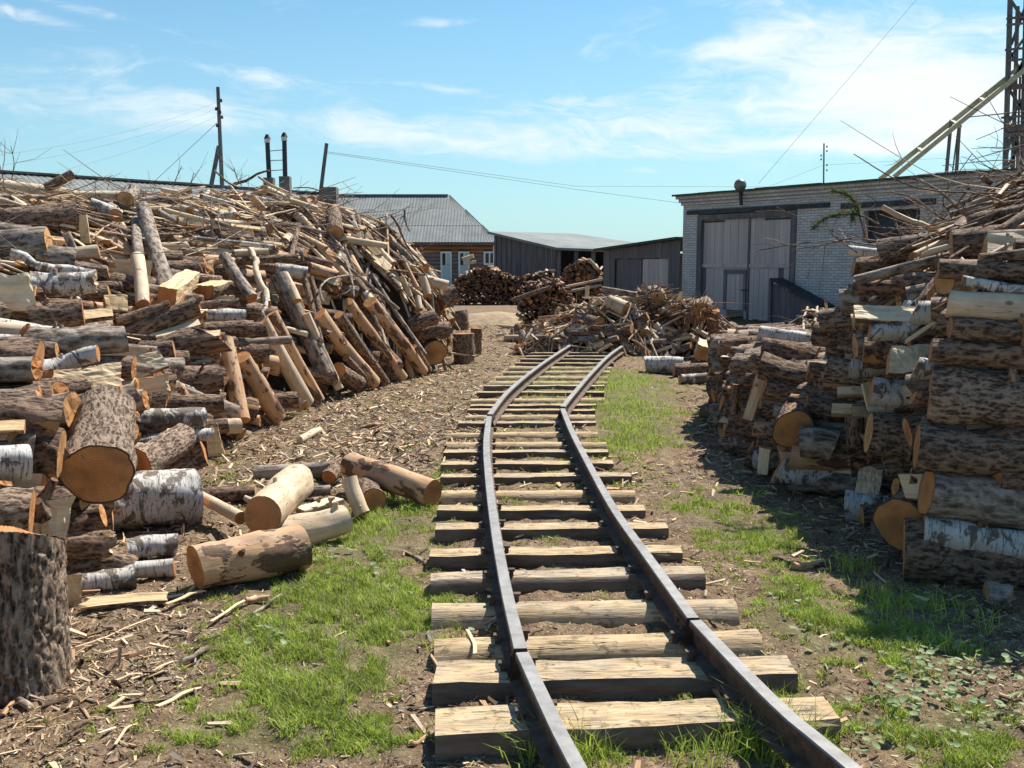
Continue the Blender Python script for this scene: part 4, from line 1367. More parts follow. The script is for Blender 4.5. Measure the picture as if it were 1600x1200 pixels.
wire([(339, 192, 40), (232, 292, 36)], 'stay wire running down left from the tall pole', .010)
wire([(338, 160, 40), (-30, 245, 32)], 'uppermost faint wire from the tall pole to the left edge', .0026, .3)
wire([(338, 170, 40), (-30, 262, 32)], 'middle faint wire from the tall pole to the left edge', .0026, .3)
wire([(338, 182, 40), (60, 275, 34)], 'lowest faint wire from the tall pole towards the left', .0026, .2)
wire([(511, 237, 37), (900, 291, 52), (1240, 292, 62)], 'upper wire from the leaning pole across to the right', .008)
wire([(511, 239, 37), (900, 296, 50), (1085, 320, 45)], 'lower wire from the leaning pole sagging to the garage', .008)
wire([(1440, -10, 30), (1185, 287, 27.2)], 'single wire crossing the cloudy sky down to the garage roof', .0042)
wire([(1200, 292, 60), (1287, 258, 60), (1600, 240, 60)], 'faint wire passing the thin distant pole', .006)

# ---- timber tower and inclined chute
TY = 46.0
tb = at(1590, 252, TY); tower_o = np.array([tb[0], TY, 0])
TW = thing('timber_tower', 'tall lattice tower of dark timber and planks cut by the right edge', 'tower', tuple(tower_o))


def tp(px, py, dy=0):
    return at(px, py, TY + dy) - tower_o


for a, b, r_, dyy in (((1577, 262), (1579, -20), .14, 0), ((1589, 262), (1590, 10), .11, .9), ((1606, 262), (1604, -20), .14, 0), ((1594, 262), (1594, 120), .06, .4), ((1617, 262), (1614, -20), .13, .9)):
    round_part('post', TW, tp(*a, dyy) * [1, 1, 0] + [0, 0, -.2], tp(*b, dyy), r_, r_ * .85, 'pole_wood', 8)
for ya in (27, 37, 76, 93, 135, 182, 200, 209):
    x0_ = {76: 1571, 182: 1565, 200: 1573, 209: 1569}.get(ya, 1573)
    th_ = .35 if ya == 200 else (.22 if ya in (135, 209) else .09)
    beam_part('crossbeam', TW, tp(x0_, ya + 2, -.15), tp(1625, ya - 3, -.15), .12, th_, 'dark_plank')
for a, b in (((1577, 80), (1606, 130)), ((1606, 80), (1577, 140)), ((1579, 0), (1606, 40)), ((1606, 0), (1580, 70)), ((1577, 140), (1606, 185)), ((1606, 140), (1577, 190)), ((1577, 205), (1604, 262)), ((1606, 200), (1574, 262)), ((1586, 190), (1568, 262)), ((1590, 205), (1580, 262)), ((1577, 92), (1600, 60)), ((1583, 120), (1600, 95))):
    beam_part('brace', TW, tp(*a, .1), tp(*b, .1), .10, .10, 'pole_wood', up=(0, 1, 0))
CH = thing('inclined_chute', 'long pale timber chute of two beams climbing to the tower', 'chute', tuple(at(1390, 268, TY) * [1, 1, 0]))
co = np.array(CH.location)


def cp(px, py, dy=0):
    return at(px, py, TY + dy) - co


beam_part('side_beam', CH, cp(1375, 280, .6), cp(1604, 97, .6), .12, .22, 'fresh_timber')
beam_part('side_beam', CH, cp(1397, 276, -.6), cp(1607, 104, -.6), .12, .20, 'fresh_timber')
for a, b in (((1434, 231), (1444, 239)), ((1486, 188), (1500, 198)), ((1531, 153), (1541, 160)), ((1577, 116), (1584, 122))):
    beam_part('crosspiece', CH, cp(*a, .65), cp(*b, -.65), .16, .10, 'fresh_timber')
for a, b in (((1486, 190), (1472, 262)), ((1499, 197), (1493, 262)), ((1497, 200), (1474, 262))):
    w_ = .12 if b[0] != 1474 else .05
    beam_part('trestle_leg', CH, cp(*a), cp(*b) * [1, 1, 0] + [0, 0, 0], w_, w_, 'pole_wood', up=(0, 1, 0))

# ------------------------------------------------------------------ traced logs
# (x1, y1, x2, y2, diameter px, kind, label, options) ; kind S/G/R bark, B birch, P peeled, O patchy, W all split wood
LEFT_LOGS = [
    (-40, 283, 132, 310, 22, 'P', 'long pale peeled pole along the top left edge of the left heap', {}),
    (70, 294, 113, 272, 15, 'S', 'short crooked stub poking up in front of the long grey roof', {'res': 1}),
    (116, 306, 200, 306, 14, 'P', 'thin peeled pole lying level right of the long pale pole', {}),
    (-40, 345, 122, 338, 42, 'S', 'thick dark log directly beneath the long pale pole', {}),
    (129, 336, 134, 380, 14, 'W', 'upright split stave at the end of the thick dark log', {'split': 'slab'}),
    (140, 317, 190, 337, 17, 'B', 'small birch log slanting down to an orange cut block', {}),
    (196, 312, 212, 330, 26, 'G', 'short log with knobbly orange end near the heap crest', {'e': (-.2, .9, .25, .5)}),
    (180, 338, 196, 342, 22, 'G', 'small log end beside the slanting small birch', {'e': (-.4, .8, .2, .5)}),
    (-40, 352, 46, 366, 28, 'G', 'light grey log cropped by the left edge above the big grey log', {}),
    (-50, 392, 76, 377, 50, 'G', 'big grey log with a dark knot at its right end', {'knots': 3}),
    (55, 402, 116, 408, 42, 'G', 'stout grey block behind the crooked birch limb', {}),
    (80, 373, 104, 376, 18, 'W', 'short yellow split piece tucked above the stout grey block', {'split': 'quarter'}),
    (104, 364, 119, 404, 13, 'G', 'short grey billet standing on end beside a yellow billet', {}),
    (118, 396, 155, 393, 21, 'P', 'short yellow peeled billet right of the standing grey billet', {}),
    (44, 445, 148, 440, 38, 'B', 'birch log with torn orange end under the crooked limb', {'ragged': (0, .6)}),
    (-50, 457, 48, 459, 84, 'W', 'big square sawn block with smooth tan face at the left edge', {'split': 'block', 'face': (0, -1, .1)}),
    (46, 495, 130, 487, 46, 'S', 'dark brown log right of the big square tan block', {}),
    (164, 474, 199, 476, 30, 'S', 'half-round billet with bright cut end left of the mossy stick', {'split': 'half', 'face': (-.6, -.8, .3)}),
    (130, 492, 176, 487, 26, 'S', 'short split log with a pale top face beside the dark brown log', {'split': 'half', 'face': (0, -.5, .8)}),
    (224, 328, 263, 458, 25, 'G', 'grey log leaning steeply across the middle of the left heap', {'m': 1, 'knots': 6}),
    (213, 345, 217, 402, 15, 'G', 'shaded grey stick just left of the steep leaning grey log', {'m': 1}),
    (215, 405, 223, 476, 21, 'P', 'pale blotchy billet standing below the steep leaning log', {'m': 1}),
    (262, 462, 299, 434, 40, 'W', 'bright square-cut block with sunlit cream face', {'split': 'block', 'face': (.25, -.35, .9), 'm': 1}),
    (182, 502, 266, 478, 19, 'S', 'thin dark log slanting up to the bright square-cut block', {}),
    (196, 526, 309, 478, 33, 'S', 'long dark log slanting up right with a lit orange end', {}),
    (230, 527, 312, 503, 23, 'S', 'half log with smooth pale top face below the long dark log', {'split': 'half', 'face': (0, -.4, .9)}),
    (34, 536, 197, 529, 46, 'G', 'long smooth grey-brown log with rusty knots', {'knots': 5}),
    (-40, 530, 32, 530, 16, 'B', 'white birch stub at the left edge over the fat brown log', {}),
    (-50, 571, 60, 568, 78, 'S', 'fat brown log with rounded end at the left edge', {'res': 2}),
    (58, 578, 152, 550, 27, 'B', 'birch limb with a knotty stub beside the fat brown log', {'bend': .06, 'knots': 2}),
    (78, 602, 188, 588, 52, 'O', 'ragged split log with stepped yellow grain facing out', {'split': 'half', 'face': (0, -.75, .65), 'ragged': (.9, .2), 'cut': .3}),
    (180, 570, 240, 577, 15, 'G', 'slim grey branch stub right of the ragged split log', {}),
    (192, 588, 256, 560, 36, 'S', 'short split log with rusty underside near the slim stub', {'split': 'half', 'face': (.1, -.8, .5)}),
    (250, 546, 330, 530, 44, 'S', 'dark log cut obliquely with a long pale oval end', {'cut1': (-.1, .9)}),
    (267, 591, 345, 588, 40, 'S', 'smooth dark log directly under the obliquely cut one', {}),
    (200, 607, 262, 598, 26, 'B', 'rough birch piece with torn orange side', {'split': 'half', 'face': (0, -.9, .3), 'ragged': (.5, .6)}),
    (238, 627, 346, 630, 30, 'S', 'dark shaded log between the smooth dark log and mottled log', {}),
    (212, 655, 320, 651, 31, 'B', 'mottled brown and white log with tan edge at its right end', {}),
    (214, 691, 333, 678, 21, 'B', 'slim white birch log with two dark bands', {}),
    (322, 668, 357, 664, 25, 'S', 'dark log end right of the mottled log', {}),
    (352, 667, 376, 665, 24, 'P', 'small yellow stub at the foot of the left heap by the chips', {}),
    (212, 727, 262, 728, 56, 'R', 'dark split log seen end-on under the slim white birch', {'e': (.2, .9, .15, .55), 'split': 'half', 'face': (-1, 0, .1)}),
    (254, 733, 322, 712, 60, 'S', 'split dark log with a bright tall edge at its right end', {'split': 'half', 'face': (0, .4, -1)}),
    (322, 694, 346, 690, 56, 'S', 'thin dark slab on edge with a lit cut rim', {'split': 'slab', 'face': (0, -1, 0)}),
    (-50, 655, 86, 660, 74, 'S', 'brown log with a hollow knot and peeling bark at the left edge', {'res': 2, 'knots': 3}),
    (-40, 668, 38, 664, 26, 'O', 'pale split piece resting on the brown log with the hollow knot', {'split': 'half', 'face': (0, -.4, .8)}),
    (-60, 724, 46, 722, 58, 'B', 'whitish log with a tall lit edge, left edge middle', {}),
    (38, 712, 96, 708, 76, 'S', 'short brown log with a yellow chip wound', {'knots': 3}),
    (-60, 808, 50, 803, 88, 'R', 'thick rough log with tall tan end just above the standing log', {'res': 2}),
    (60, 832, 88, 830, 140, 'S', 'tall thin slab end between the thick rough log and dark gap', {'split': 'slab', 'face': (.1, -1, 0)}),
    (158, 812, 307, 808, 92, 'B', 'large birch log, white above with a torn dark bark patch below', {'res': 3, 'knots': 1}),
    (84, 852, 163, 851, 44, 'S', 'brown log with a torn yellow end left of the large birch', {'ragged': (0, 1.4)}),
    (92, 893, 204, 884, 38, 'R', 'dark crooked log with splintered orange end', {'ragged': (0, .8), 'knots': 4, 'bend': .03}),
    (200, 873, 275, 871, 36, 'B', 'grey-white log under the large birch', {}),
    (190, 905, 273, 900, 28, 'B', 'silvery speckled log below the grey-white log', {}),
    (130, 925, 212, 920, 34, 'B', 'dark mottled birch log near the ground left of the silvery one', {}),
    (132, 952, 262, 948, 24, 'R', 'low split log with ragged yellow end lying on the chips', {'ragged': (1.5, .3), 'split': 'half', 'face': (0, -.3, .9)}),
    (92, 945, 128, 945, 56, 'S', 'dark log end standing in the gap above the standing log', {'split': 'half', 'face': (0, -1, 0)}),
    # leaning poles
    (351, 532, 378, 657, 27, 'O', 'leftmost tan leaning pole with flaking bark', {'m': 1}),
    (378, 560, 434, 655, 28, 'O', 'reddish-tan leaning pole with rough flakes, second from the left', {'m': 1}),
    (409, 503, 480, 629, 24, 'P', 'bright smooth peeled leaning pole with a bent knob at its top', {'m': 1}),
    (426, 492, 500, 630, 18, 'O', 'patchy orange leaning pole beside the bright smooth one', {'m': 1}),
    (435, 432, 509, 585, 27, 'G', 'long leaning pole with grey and white flaking bark', {'m': 1, 'knots': 4}),
    (479, 492, 530, 608, 14, 'P', 'slim pale leaning pole right of the flaking grey pole', {'m': 1}),
    (445, 430, 465, 470, 13, 'P', 'short pale stick propped at the top of the leaning poles', {'m': 1}),
    (476, 438, 501, 535, 10, 'S', 'thin dark upright stick behind the slim pale pole', {'m': 1}),
    (486, 435, 500, 488, 9, 'S', 'short thin dark stick beside the thin upright one', {'m': 1}),
    (351, 402, 394, 466, 18, 'G', 'shadowed forked log leaning above the birch billet', {'m': 1, 'knots': 5}),
    (498, 492, 584, 598, 25, 'O', 'broad red-brown leaning pole, first of the right-hand bunch', {'m': 1}),
    (530, 494, 601, 598, 18, 'S', 'dark leaning pole second in the right-hand bunch', {'m': 1}),
    (541, 560, 572, 594, 12, 'S', 'short thin leaning stick at the foot of the dark leaning pole', {'m': 1}),
    (545, 474, 628, 591, 18, 'O', 'brown leaning pole with pale bare streaks, third in the bunch', {'m': 1}),
    (579, 474, 661, 588, 20, 'O', 'smooth tan leaning pole at the right end of the bunch', {'m': 1}),
    (648, 542, 671, 580, 10, 'S', 'small broken stick leaning just left of the round orange log end', {'m': 1}),
    (680, 552, 681, 552, 40, 'S', 'round orange log end low at the right corner of the left heap', {'e': (-.35, .9, .1, .6)}),
    (640, 509, 680, 496, 25, 'S', 'dark log with lit cut end above the round orange log end', {}),
    (650, 520, 700, 515, 28, 'S', 'dark log lying behind the stumps at the heap corner', {}),
    (430, 420, 479, 426, 19, 'B', 'clean white birch billet high above the leaning poles', {}),
    (516, 370, 604, 384, 11, 'P', 'cream peeled pole near the crest in the right half of the left heap', {}),
    (303, 372, 427, 386, 7, 'B', 'long thin white stick crossing the upper left heap', {}),
    (366, 396, 420, 393, 11, 'P', 'pale grey pole under the long thin white stick', {}),
    (370, 408, 466, 402, 12, 'S', 'brown pole ending in a broken orange tip', {'ragged': (0, 1)}),
    (313, 494, 382, 493, 20, 'B', 'white birch billet with grey spots left of the leaning poles', {}),
    (318, 518, 398, 513, 26, 'S', 'plain brown log under the white spotted billet', {}),
    (356, 537, 456, 531, 14, 'G', 'grey branch lying across in front of the leaning poles', {'front': .15}),
    (358, 549, 418, 553, 30, 'S', 'brown log behind the tan leaning poles', {}),
    (430, 626, 466, 625, 26, 'S', 'short brown log at the foot of the bright smooth pole', {}),
    (313, 477, 374, 472, 12, 'S', 'slim brown log just above the white spotted billet', {}),
    (318, 450, 346, 449, 36, 'S', 'dark squarish log end in the shaded hollow', {'e': (.1, .95, .1, .5), 'split': 'half', 'face': (0, 0, 1)}),
    (528, 580, 560, 600, 27, 'S', 'stubby log with orange end at the foot of the leaning bunch', {'m': 1}),
    (660, 434, 668, 462, 13, 'P', 'short white stub standing near the right shoulder of the heap', {'m': 1}),
    (628, 432, 641, 463, 8, 'P', 'thin pale stick left of the short white stub', {'m': 1}),
    (653, 464, 656, 484, 10, 'P', 'tiny upright pale stub above the dark log with the lit end', {'m': 1}),
    (521, 332, 523, 364, 25, 'S', 'dark tree stump end poking up near the crest', {'m': 1}),
    (530, 353, 551, 357, 9, 'P', 'pale stick at the foot of the dark crest stump', {}),
    (688, 470, 712, 458, 30, 'S', 'brown log at the far right shoulder of the left heap', {}),
    (665, 438, 700, 446, 16, 'P', 'pale log capping the right shoulder of the left heap', {}),
    (252, 296, 279, 301, 7, 'P', 'short cream stick at the very crest of the left heap', {}),
    (312, 306, 367, 321, 8, 'B', 'pale slanting stick just below the crest', {}),
    (393, 308, 413, 328, 12, 'O', 'thick tan stick end below the stovepipes', {}),
    (415, 316, 453, 318, 4, 'P', 'thin level pale stick right of the thick tan stick', {}),
    (452, 313, 496, 326, 8, 'P', 'bright stick slanting down right below the leaning pole', {}),
    (255, 327, 336, 348, 7, 'P', 'long pale slanting stick left of two orange cut ends', {}),
    (244, 330, 273, 347, 13, 'G', 'stubby grey log left of two orange cut ends', {}),
    (278, 345, 290, 347, 13, 'W', 'small orange cut block, left one of a pair', {'split': 'block'}),
    (292, 349, 316, 352, 15, 'W', 'small orange cut block, right one of a pair', {'split': 'block'}),
    (345, 338, 366, 335, 10, 'B', 'short whitish billet in the upper middle of the heap', {}),
    (361, 352, 407, 358, 9, 'W', 'yellow split slab with sharp sunlit edge', {'split': 'slab', 'face': (0, -.5, .8)}),
    (330, 296, 364, 318, 5, 'W', 'thin split lath slanting down from the crest', {'split': 'slab'}),
    (262, 311, 298, 294, 5, 'W', 'bright lath rising right at the crest', {'split': 'slab'}),
    (455, 400, 465, 358, 8, 'S', 'dark pointed root standing up in the upper heap', {'m': 1}),
    (380, 372, 378, 376, 8, 'P', 'tiny stub beside the long thin white stick', {}),
]

STUMPS = [  # (top centre px, py, base px, py, diameter px, kind, label)
    (725, 521, 726, 572, 34, 'S', 'short thick stump standing at the corner of the left heap'),
    (714, 487, 715, 519, 34, 'S', 'stump with a yellow top set behind the corner stump'),
    (745, 513, 744, 556, 18, 'S', 'slim stump standing rightmost at the heap corner'),
]

GROUND_LOGS = [
    (305, 889, 472, 852, 72, 'O', 'large stripped log with orange sawn end on the grass by the chips', {'res': 3, 'knots': 3, 'dy': .16}),
    (425, 846, 540, 806, 52, 'P', 'tapered pale log with dark underside behind the large stripped log', {'res': 2, 'dy': .10, 'taper': .25}),
    (410, 806, 464, 752, 60, 'P', 'bright cream log with an orange end lying across its neighbours', {'res': 3, 'dy': .42, 'lift': .12, 'knots': 2}),
    (468, 797, 528, 775, 30, 'P', 'small cream half log tucked behind the bright cream log', {'split': 'half', 'face': (0, -.2, 1), 'dy': .1}),
    (546, 748, 567, 804, 26, 'P', 'short pale billet tilted on end among the loose logs', {'tilt': 1, 'taper': .02}),
    (584, 784, 592, 782, 40, 'S', 'log with red-brown round end lying in the grass', {'e': (-.25, .95, .0, .45)}),
    (548, 722, 676, 776, 42, 'O', 'long log with bright top slanting right towards the sleepers', {'res': 2, 'dy': -.30, 'lift': .05, 'knots': 3}),
    (398, 741, 528, 731, 27, 'G', 'slim grey-brown log behind the bright cream log', {}),
    (318, 776, 400, 769, 26, 'S', 'brown log with worn bark left of the bright cream log', {}),
    (272, 754, 376, 810, 19, 'P', 'smooth pinkish pole slanting down from the large birch', {'dy': -.45, 'lift': .08}),
    (513, 746, 526, 755, 24, 'S', 'small stub with a yellow sliver between loose logs', {'e': (.1, .9, .1, .3)}),
    (440, 776, 516, 764, 18, 'G', 'grey stick half hidden behind the bright cream log', {}),
    # right of the track, ground
    (1008, 570, 1066, 571, 27, 'B', 'split birch log with a white top beyond the grass', {'dy': -.05}),
    (1053, 579, 1107, 577, 22, 'S', 'brown log abutting the white-topped birch log', {}),
    (1063, 593, 1104, 590, 16, 'B', 'small birch billet lying in front of the brown log', {}),
    (1099, 552, 1101, 552, 38, 'O', 'big square red sawn end of a beam-like log', {'e': (.2, .9, .05, .7), 'split': 'block'}),
    (1136, 558, 1138, 558, 34, 'S', 'dark upright log right of the big red sawn end', {'e': (.5, .8, .1, .5)}),
    (1108, 593, 1152, 593, 29, 'S', 'dark log with orange left end at the corner of the low stack', {}),
    (1150, 574, 1186, 580, 34, 'S', 'short log with sunlit white top in the low stack', {}),
    (1113, 625, 1144, 628, 15, 'S', 'small dark billet lying alone on the chips', {}),
    (1129, 669, 1176, 671, 33, 'S', 'shaded log with a pale knot at the foot of the low stack', {}),
    (1126, 522, 1162, 518, 28, 'G', 'log with yellow end leaning left of the white birch', {'e': (.6, .7, .1, .5)}),
    (1148, 551, 1184, 546, 20, 'S', 'reddish short log between the yellow-ended log and the stack', {}),
    (1166, 524, 1182, 545, 14, 'W', 'cream split block beside the yellow-ended log', {'split': 'slab', 'face': (-.3, -1, .2)}),
]

RIGHT_LOGS = [
    (1325, 391, 1413, 400, 15, 'B', 'smooth bluish birch log on top corner of the right stack', {}),
    (1337, 438, 1506, 396, 16, 'G', 'long dark grey pole slanting across the upper right stack', {'front': .1}),
    (1333, 449, 1450, 453, 24, 'S', 'dark log under the slanting grey pole', {}),
    (1335, 488, 1480, 494, 36, 'O', 'split log with broad tan sunlit top face', {'split': 'half', 'face': (0, -.5, .8), 'res': 2}),
    (1481, 474, 1640, 484, 44, 'P', 'large smooth peeled log with cream top, cut by the right edge', {'res': 2}),
    (1503, 438, 1640, 462, 17, 'B', 'bright white birch pole resting on the large peeled log', {}),
    (1466, 420, 1640, 428, 32, 'S', 'dark log with a pale left end under the upper poles', {}),
    (1530, 404, 1640, 390, 16, 'S', 'dark pole rising to the right edge', {}),
    (1484, 512, 1640, 524, 36, 'S', 'brown shaded log below the large peeled log', {}),
    (1358, 520, 1454, 513, 28, 'B', 'grey birch log with a frosty white top', {'res': 2}),
    (1390, 562, 1456, 560, 50, 'S', 'split block showing a bright yellow face', {'split': 'half', 'face': (-.2, -.9, .5)}),
    (1454, 548, 1640, 560, 42, 'S', 'dark log directly above the very thick brown log', {'res': 2}),
    (1453, 614, 1606, 626, 88, 'R', 'very thick brown log with a black bark patch on top', {'res': 3, 'knots': 2}),
    (1432, 698, 1640, 716, 72, 'S', 'long thick dark log directly under the very thick brown log', {'res': 2}),
    (1447, 768, 1602, 792, 80, 'G', 'thick bluish-grey shaded log in the middle of the right stack', {'res': 2}),
    (1408, 822, 1412, 822, 92, 'S', 'big log with a round dull orange end low in the right stack', {'e': (.75, .62, .1, .6), 'res': 2, 'front': .22}),
    (1443, 828, 1640, 860, 52, 'B', 'dim birch log above the biggest brown log', {'res': 2}),
    (1411, 882, 1584, 914, 106, 'S', 'biggest brown log at the bottom of the right stack', {'res': 3, 'knots': 3}),
    (1538, 960, 1580, 953, 46, 'G', 'small pale split stub at the foot of the right stack', {'split': 'half', 'face': (0, .2, -1)}),
    (1322, 802, 1384, 822, 48, 'B', 'birch log with a broken knot in deep shade', {'knots': 2}),
    (1338, 756, 1374, 762, 58, 'S', 'split piece with a thin pale rim in the dark corner', {'split': 'half', 'face': (0, -1, .1)}),
    (1357, 676, 1434, 688, 68, 'R', 'rough log with a pale blue-lit top edge', {'res': 2, 'knots': 4}),
    (1361, 612, 1453, 619, 42, 'B', 'patchy grey birch log left of the very thick brown log', {}),
    (1323, 455, 1329, 515, 13, 'W', 'narrow upright split stave at the corner of the right stack', {'split': 'slab', 'm0': 1}),
    (1349, 552, 1400, 553, 46, 'S', 'log with a tall oval end facing the track', {}),
    (1336, 542, 1388, 542, 38, 'G', 'log with a narrow pale end at the corner of the right stack', {}),
    (1331, 505, 1370, 505, 30, 'O', 'yellow-ended log above the narrow pale end', {}),
    (1352, 598, 1361, 640, 14, 'W', 'bent pale strip of split wood hanging at the stack corner', {'split': 'slab', 'm0': 1}),
    (1300, 641, 1350, 643, 25, 'O', 'block with a yellow-brown sawn face in the shaded corner', {'split': 'block'}),
    (1308, 613, 1350, 613, 20, 'O', 'orange sawn block stacked on the yellow-brown block', {'split': 'block'}),
    (1322, 583, 1350, 583, 34, 'S', 'dark upright-grained block above the orange sawn block', {}),
    (1185, 521, 1273, 532, 23, 'B', 'bluish white birch log with a dark band, top of the low stack', {'res': 2}),
    (1190, 546, 1276, 560, 37, 'S', 'dark brown log right below the bluish white birch', {'res': 2}),
    (1189, 572, 1312, 602, 40, 'S', 'long dark log with light worn patches in the low stack', {'res': 2}),
    (1193, 606, 1272, 622, 36, 'S', 'deeply shaded log behind the leaning reddish plank', {}),
    (1190, 586, 1168, 656, 17, 'O', 'reddish split plank leaning against the low stack', {'split': 'slab', 'face': (-.3, -1, .2), 'm0': 1, 'front': .12}),
    (1150, 600, 1146, 648, 13, 'S', 'dark upright stake at the left end of the low stack', {'m0': 1}),
    (1177, 669, 1210, 672, 25, 'O', 'stubby orange-brown log by the big round end', {}),
    (1240, 673, 1242, 673, 64, 'S', 'log with a big round ochre end in the low stack', {'e': (.35, .9, .1, .6), 'res': 2, 'front': .22}),
    (1250, 690, 1304, 697, 50, 'G', 'short grey block in front of the big round ochre end', {'front': .22}),
    (1258, 630, 1302, 646, 30, 'S', 'short log jammed above the big round ochre end', {}),
    (1202, 702, 1197, 742, 28, 'O', 'wedge-shaped split piece standing in the shade', {'split': 'quarter', 'm0': 1, 'front': .2}),
    (1183, 690, 1232, 698, 22, 'S', 'slim dark log behind the wedge-shaped piece', {}),
    (1335, 652, 1336, 694, 27, 'S', 'dark stump-like block at the inner corner of both stacks', {'m0': 1}),
    (1250, 728, 1318, 738, 40, 'S', 'nearly black log on the ground in the inner corner', {}),
    (1262, 580, 1330, 590, 30, 'S', 'dark log end between low stack and tall stack', {}),
    (1210, 640, 1262, 652, 26, 'G', 'dull grey log in the depth of the low stack', {}),
]

MID_LOGS = [
    (941, 452, 995, 461, 9, 'G', 'grey pole slanting in front of the plank shed doors', {}),
    (951, 472, 977, 484, 25, 'P', 'barrel-like tan log lying on the middle heap', {}),
    (937, 508, 938, 508, 27, 'S', 'log with a pale round end in the middle heap', {'e': (-.5, .8, .1, .6)}),
    (892, 520, 957, 522, 8, 'S', 'long level brown pole at the foot of the middle heap', {}),
    (962, 521, 987, 514, 15, 'S', 'short thick brown log right of the level brown pole', {}),
    (990, 507, 1012, 493, 12, 'S', 'brown log rising right in the middle heap', {}),
    (1008, 521, 1013, 512, 18, 'P', 'pale log with a round end near the end of the rails', {'e': (-.2, .9, .5, .4)}),
    (1023, 507, 1040, 529, 12, 'P', 'cream log slanting down beside another pale log', {}),
    (1046, 528, 1052, 518, 14, 'P', 'short cream log end in the middle heap', {'e': (.2, .9, .4, .4)}),
    (1051, 488, 1065, 456, 7, 'W', 'bright upright lath standing out of the middle heap', {'split': 'slab'}),
    (1064, 474, 1084, 468, 7, 'P', 'bright stick pointing right from the upright lath', {}),
    (1093, 517, 1105, 482, 6, 'P', 'pale crooked stick standing in the right part of the middle heap', {}),
    (1087, 515, 1110, 529, 9, 'P', 'pale stick lying at the foot of the crooked stick', {}),
    (1092, 477, 1102, 483, 5, 'W', 'tiny bright slat leaning on the crooked stick', {'split': 'slab'}),
    (1116, 485, 1117, 485, 17, 'S', 'yellow-brown round log end at the right of the middle heap', {'e': (.1, .5, -.8, .5)}),
    (1007, 535, 1041, 533, 8, 'G', 'grey stick at the right end of the rails', {}),
    (1049, 532, 1078, 527, 5, 'W', 'pale lath lying right of the rails', {'split': 'slab'}),
    (917, 464, 918, 446, 6, 'W', 'cream lath standing left of the barrel-like log', {'split': 'slab'}),
    (926, 480, 940, 468, 11, 'P', 'cream log on the left shoulder of the middle heap', {}),
    (990, 476, 996, 492, 6, 'P', 'small pale stick hanging below the grey pole', {}),
    (865, 500, 874, 480, 6, 'W', 'pale forked stick at the left end of the middle heap', {'split': 'slab'}),
    (775, 524, 850, 514, 5, 'P', 'long thin board lying across the chips', {}),
    (780, 509, 838, 519, 5, 'P', 'long pale board pointing at the heap left of the track', {}),
    (816, 509, 852, 513, 5, 'S', 'brown board behind the long pale board', {}),
    (789, 527, 823, 528, 8, 'P', 'bright level billet left of the end of the rails', {}),
    (813, 535, 815, 535, 10, 'P', 'small round billet end in front of the bright level billet', {'e': (.2, .9, .1, .3)}),
    (828, 524, 845, 539, 9, 'P', 'tan billet pointing down towards the track', {}),
    (840, 526, 872, 528, 6, 'G', 'grey lath behind the tan billet', {}),
    (868, 536, 886, 528, 15, 'P', 'stout pale stub beside the left rail end', {'e': (.25, .9, .3, .45)}),
    (905, 531, 935, 529, 12, 'G', 'grey weathered block lying on the end of the left rail', {}),
    (934, 538, 966, 528, 10, 'G', 'grey weathered stick on the end of the right rail', {}),
    (928, 543, 944, 536, 10, 'P', 'pale stick between the rail ends', {}),
    (1016, 553, 1050, 541, 5, 'W', 'pale lath on the dirt right of the track', {'split': 'slab'}),
    (1056, 548, 1080, 540, 12, 'S', 'brown stub by the white-topped birch', {}),
]


def rand_cut(rs, a=.12):
    return (a * (rs.random() - .5) * 2, a * (rs.random() - .5) * 2)


LOG_N = [0]
CATN = {'W': 'split wood'}


def name_cat(kind, split, dpx, opts):
    if kind == 'W' or split in ('slab', 'board', 'block', 'quarter'):
        return 'split_log', 'split log'
    if dpx < 9:
        return 'wooden_stick', 'stick'
    return 'log', 'log'


def place_log(p1, p2, r, kind, label, group, o, dpx, seed=None):
    p1, p2 = np.asarray(p1, float), np.asarray(p2, float)
    LOG_N[0] += 1
    seed = LOG_N[0] * 7 + 3 if seed is None else seed
    L = float(np.linalg.norm(p2 - p1))
    rs = np.random.default_rng(seed)
    res = o.get('res', 2 if dpx > 34 else 1)
    kn = o.get('knots', int(rs.random() * 3) if dpx > 16 and kind != 'W' else 0)
    mb = log_mesh(L, r, kind, seed, o.get('split'), res, taper=o.get('taper', .08), bend=o.get('bend'), cut=o.get('cut', .14), ragged=o.get('ragged', (0, 0)), knots=kn)
    nm, cat = name_cat(kind, o.get('split'), dpx, o)
    me = mb.mesh(nm, SLOTS)
    if 'cut1' in o:
        def f(co):
            e = co[:, 2] > L * .40
            co[e, 2] += (o['cut1'][0] * co[e, 0] + o['cut1'][1] * co[e, 1]) * 1.2
            return co
        displace_mesh(me, f)
    Mx = axis_matrix(p2 - p1, o.get('face', (rs.random() - .5, -1, .6)))
    return link(nm, me, None, (p1 + p2) / 2, Mx, label, cat, group)


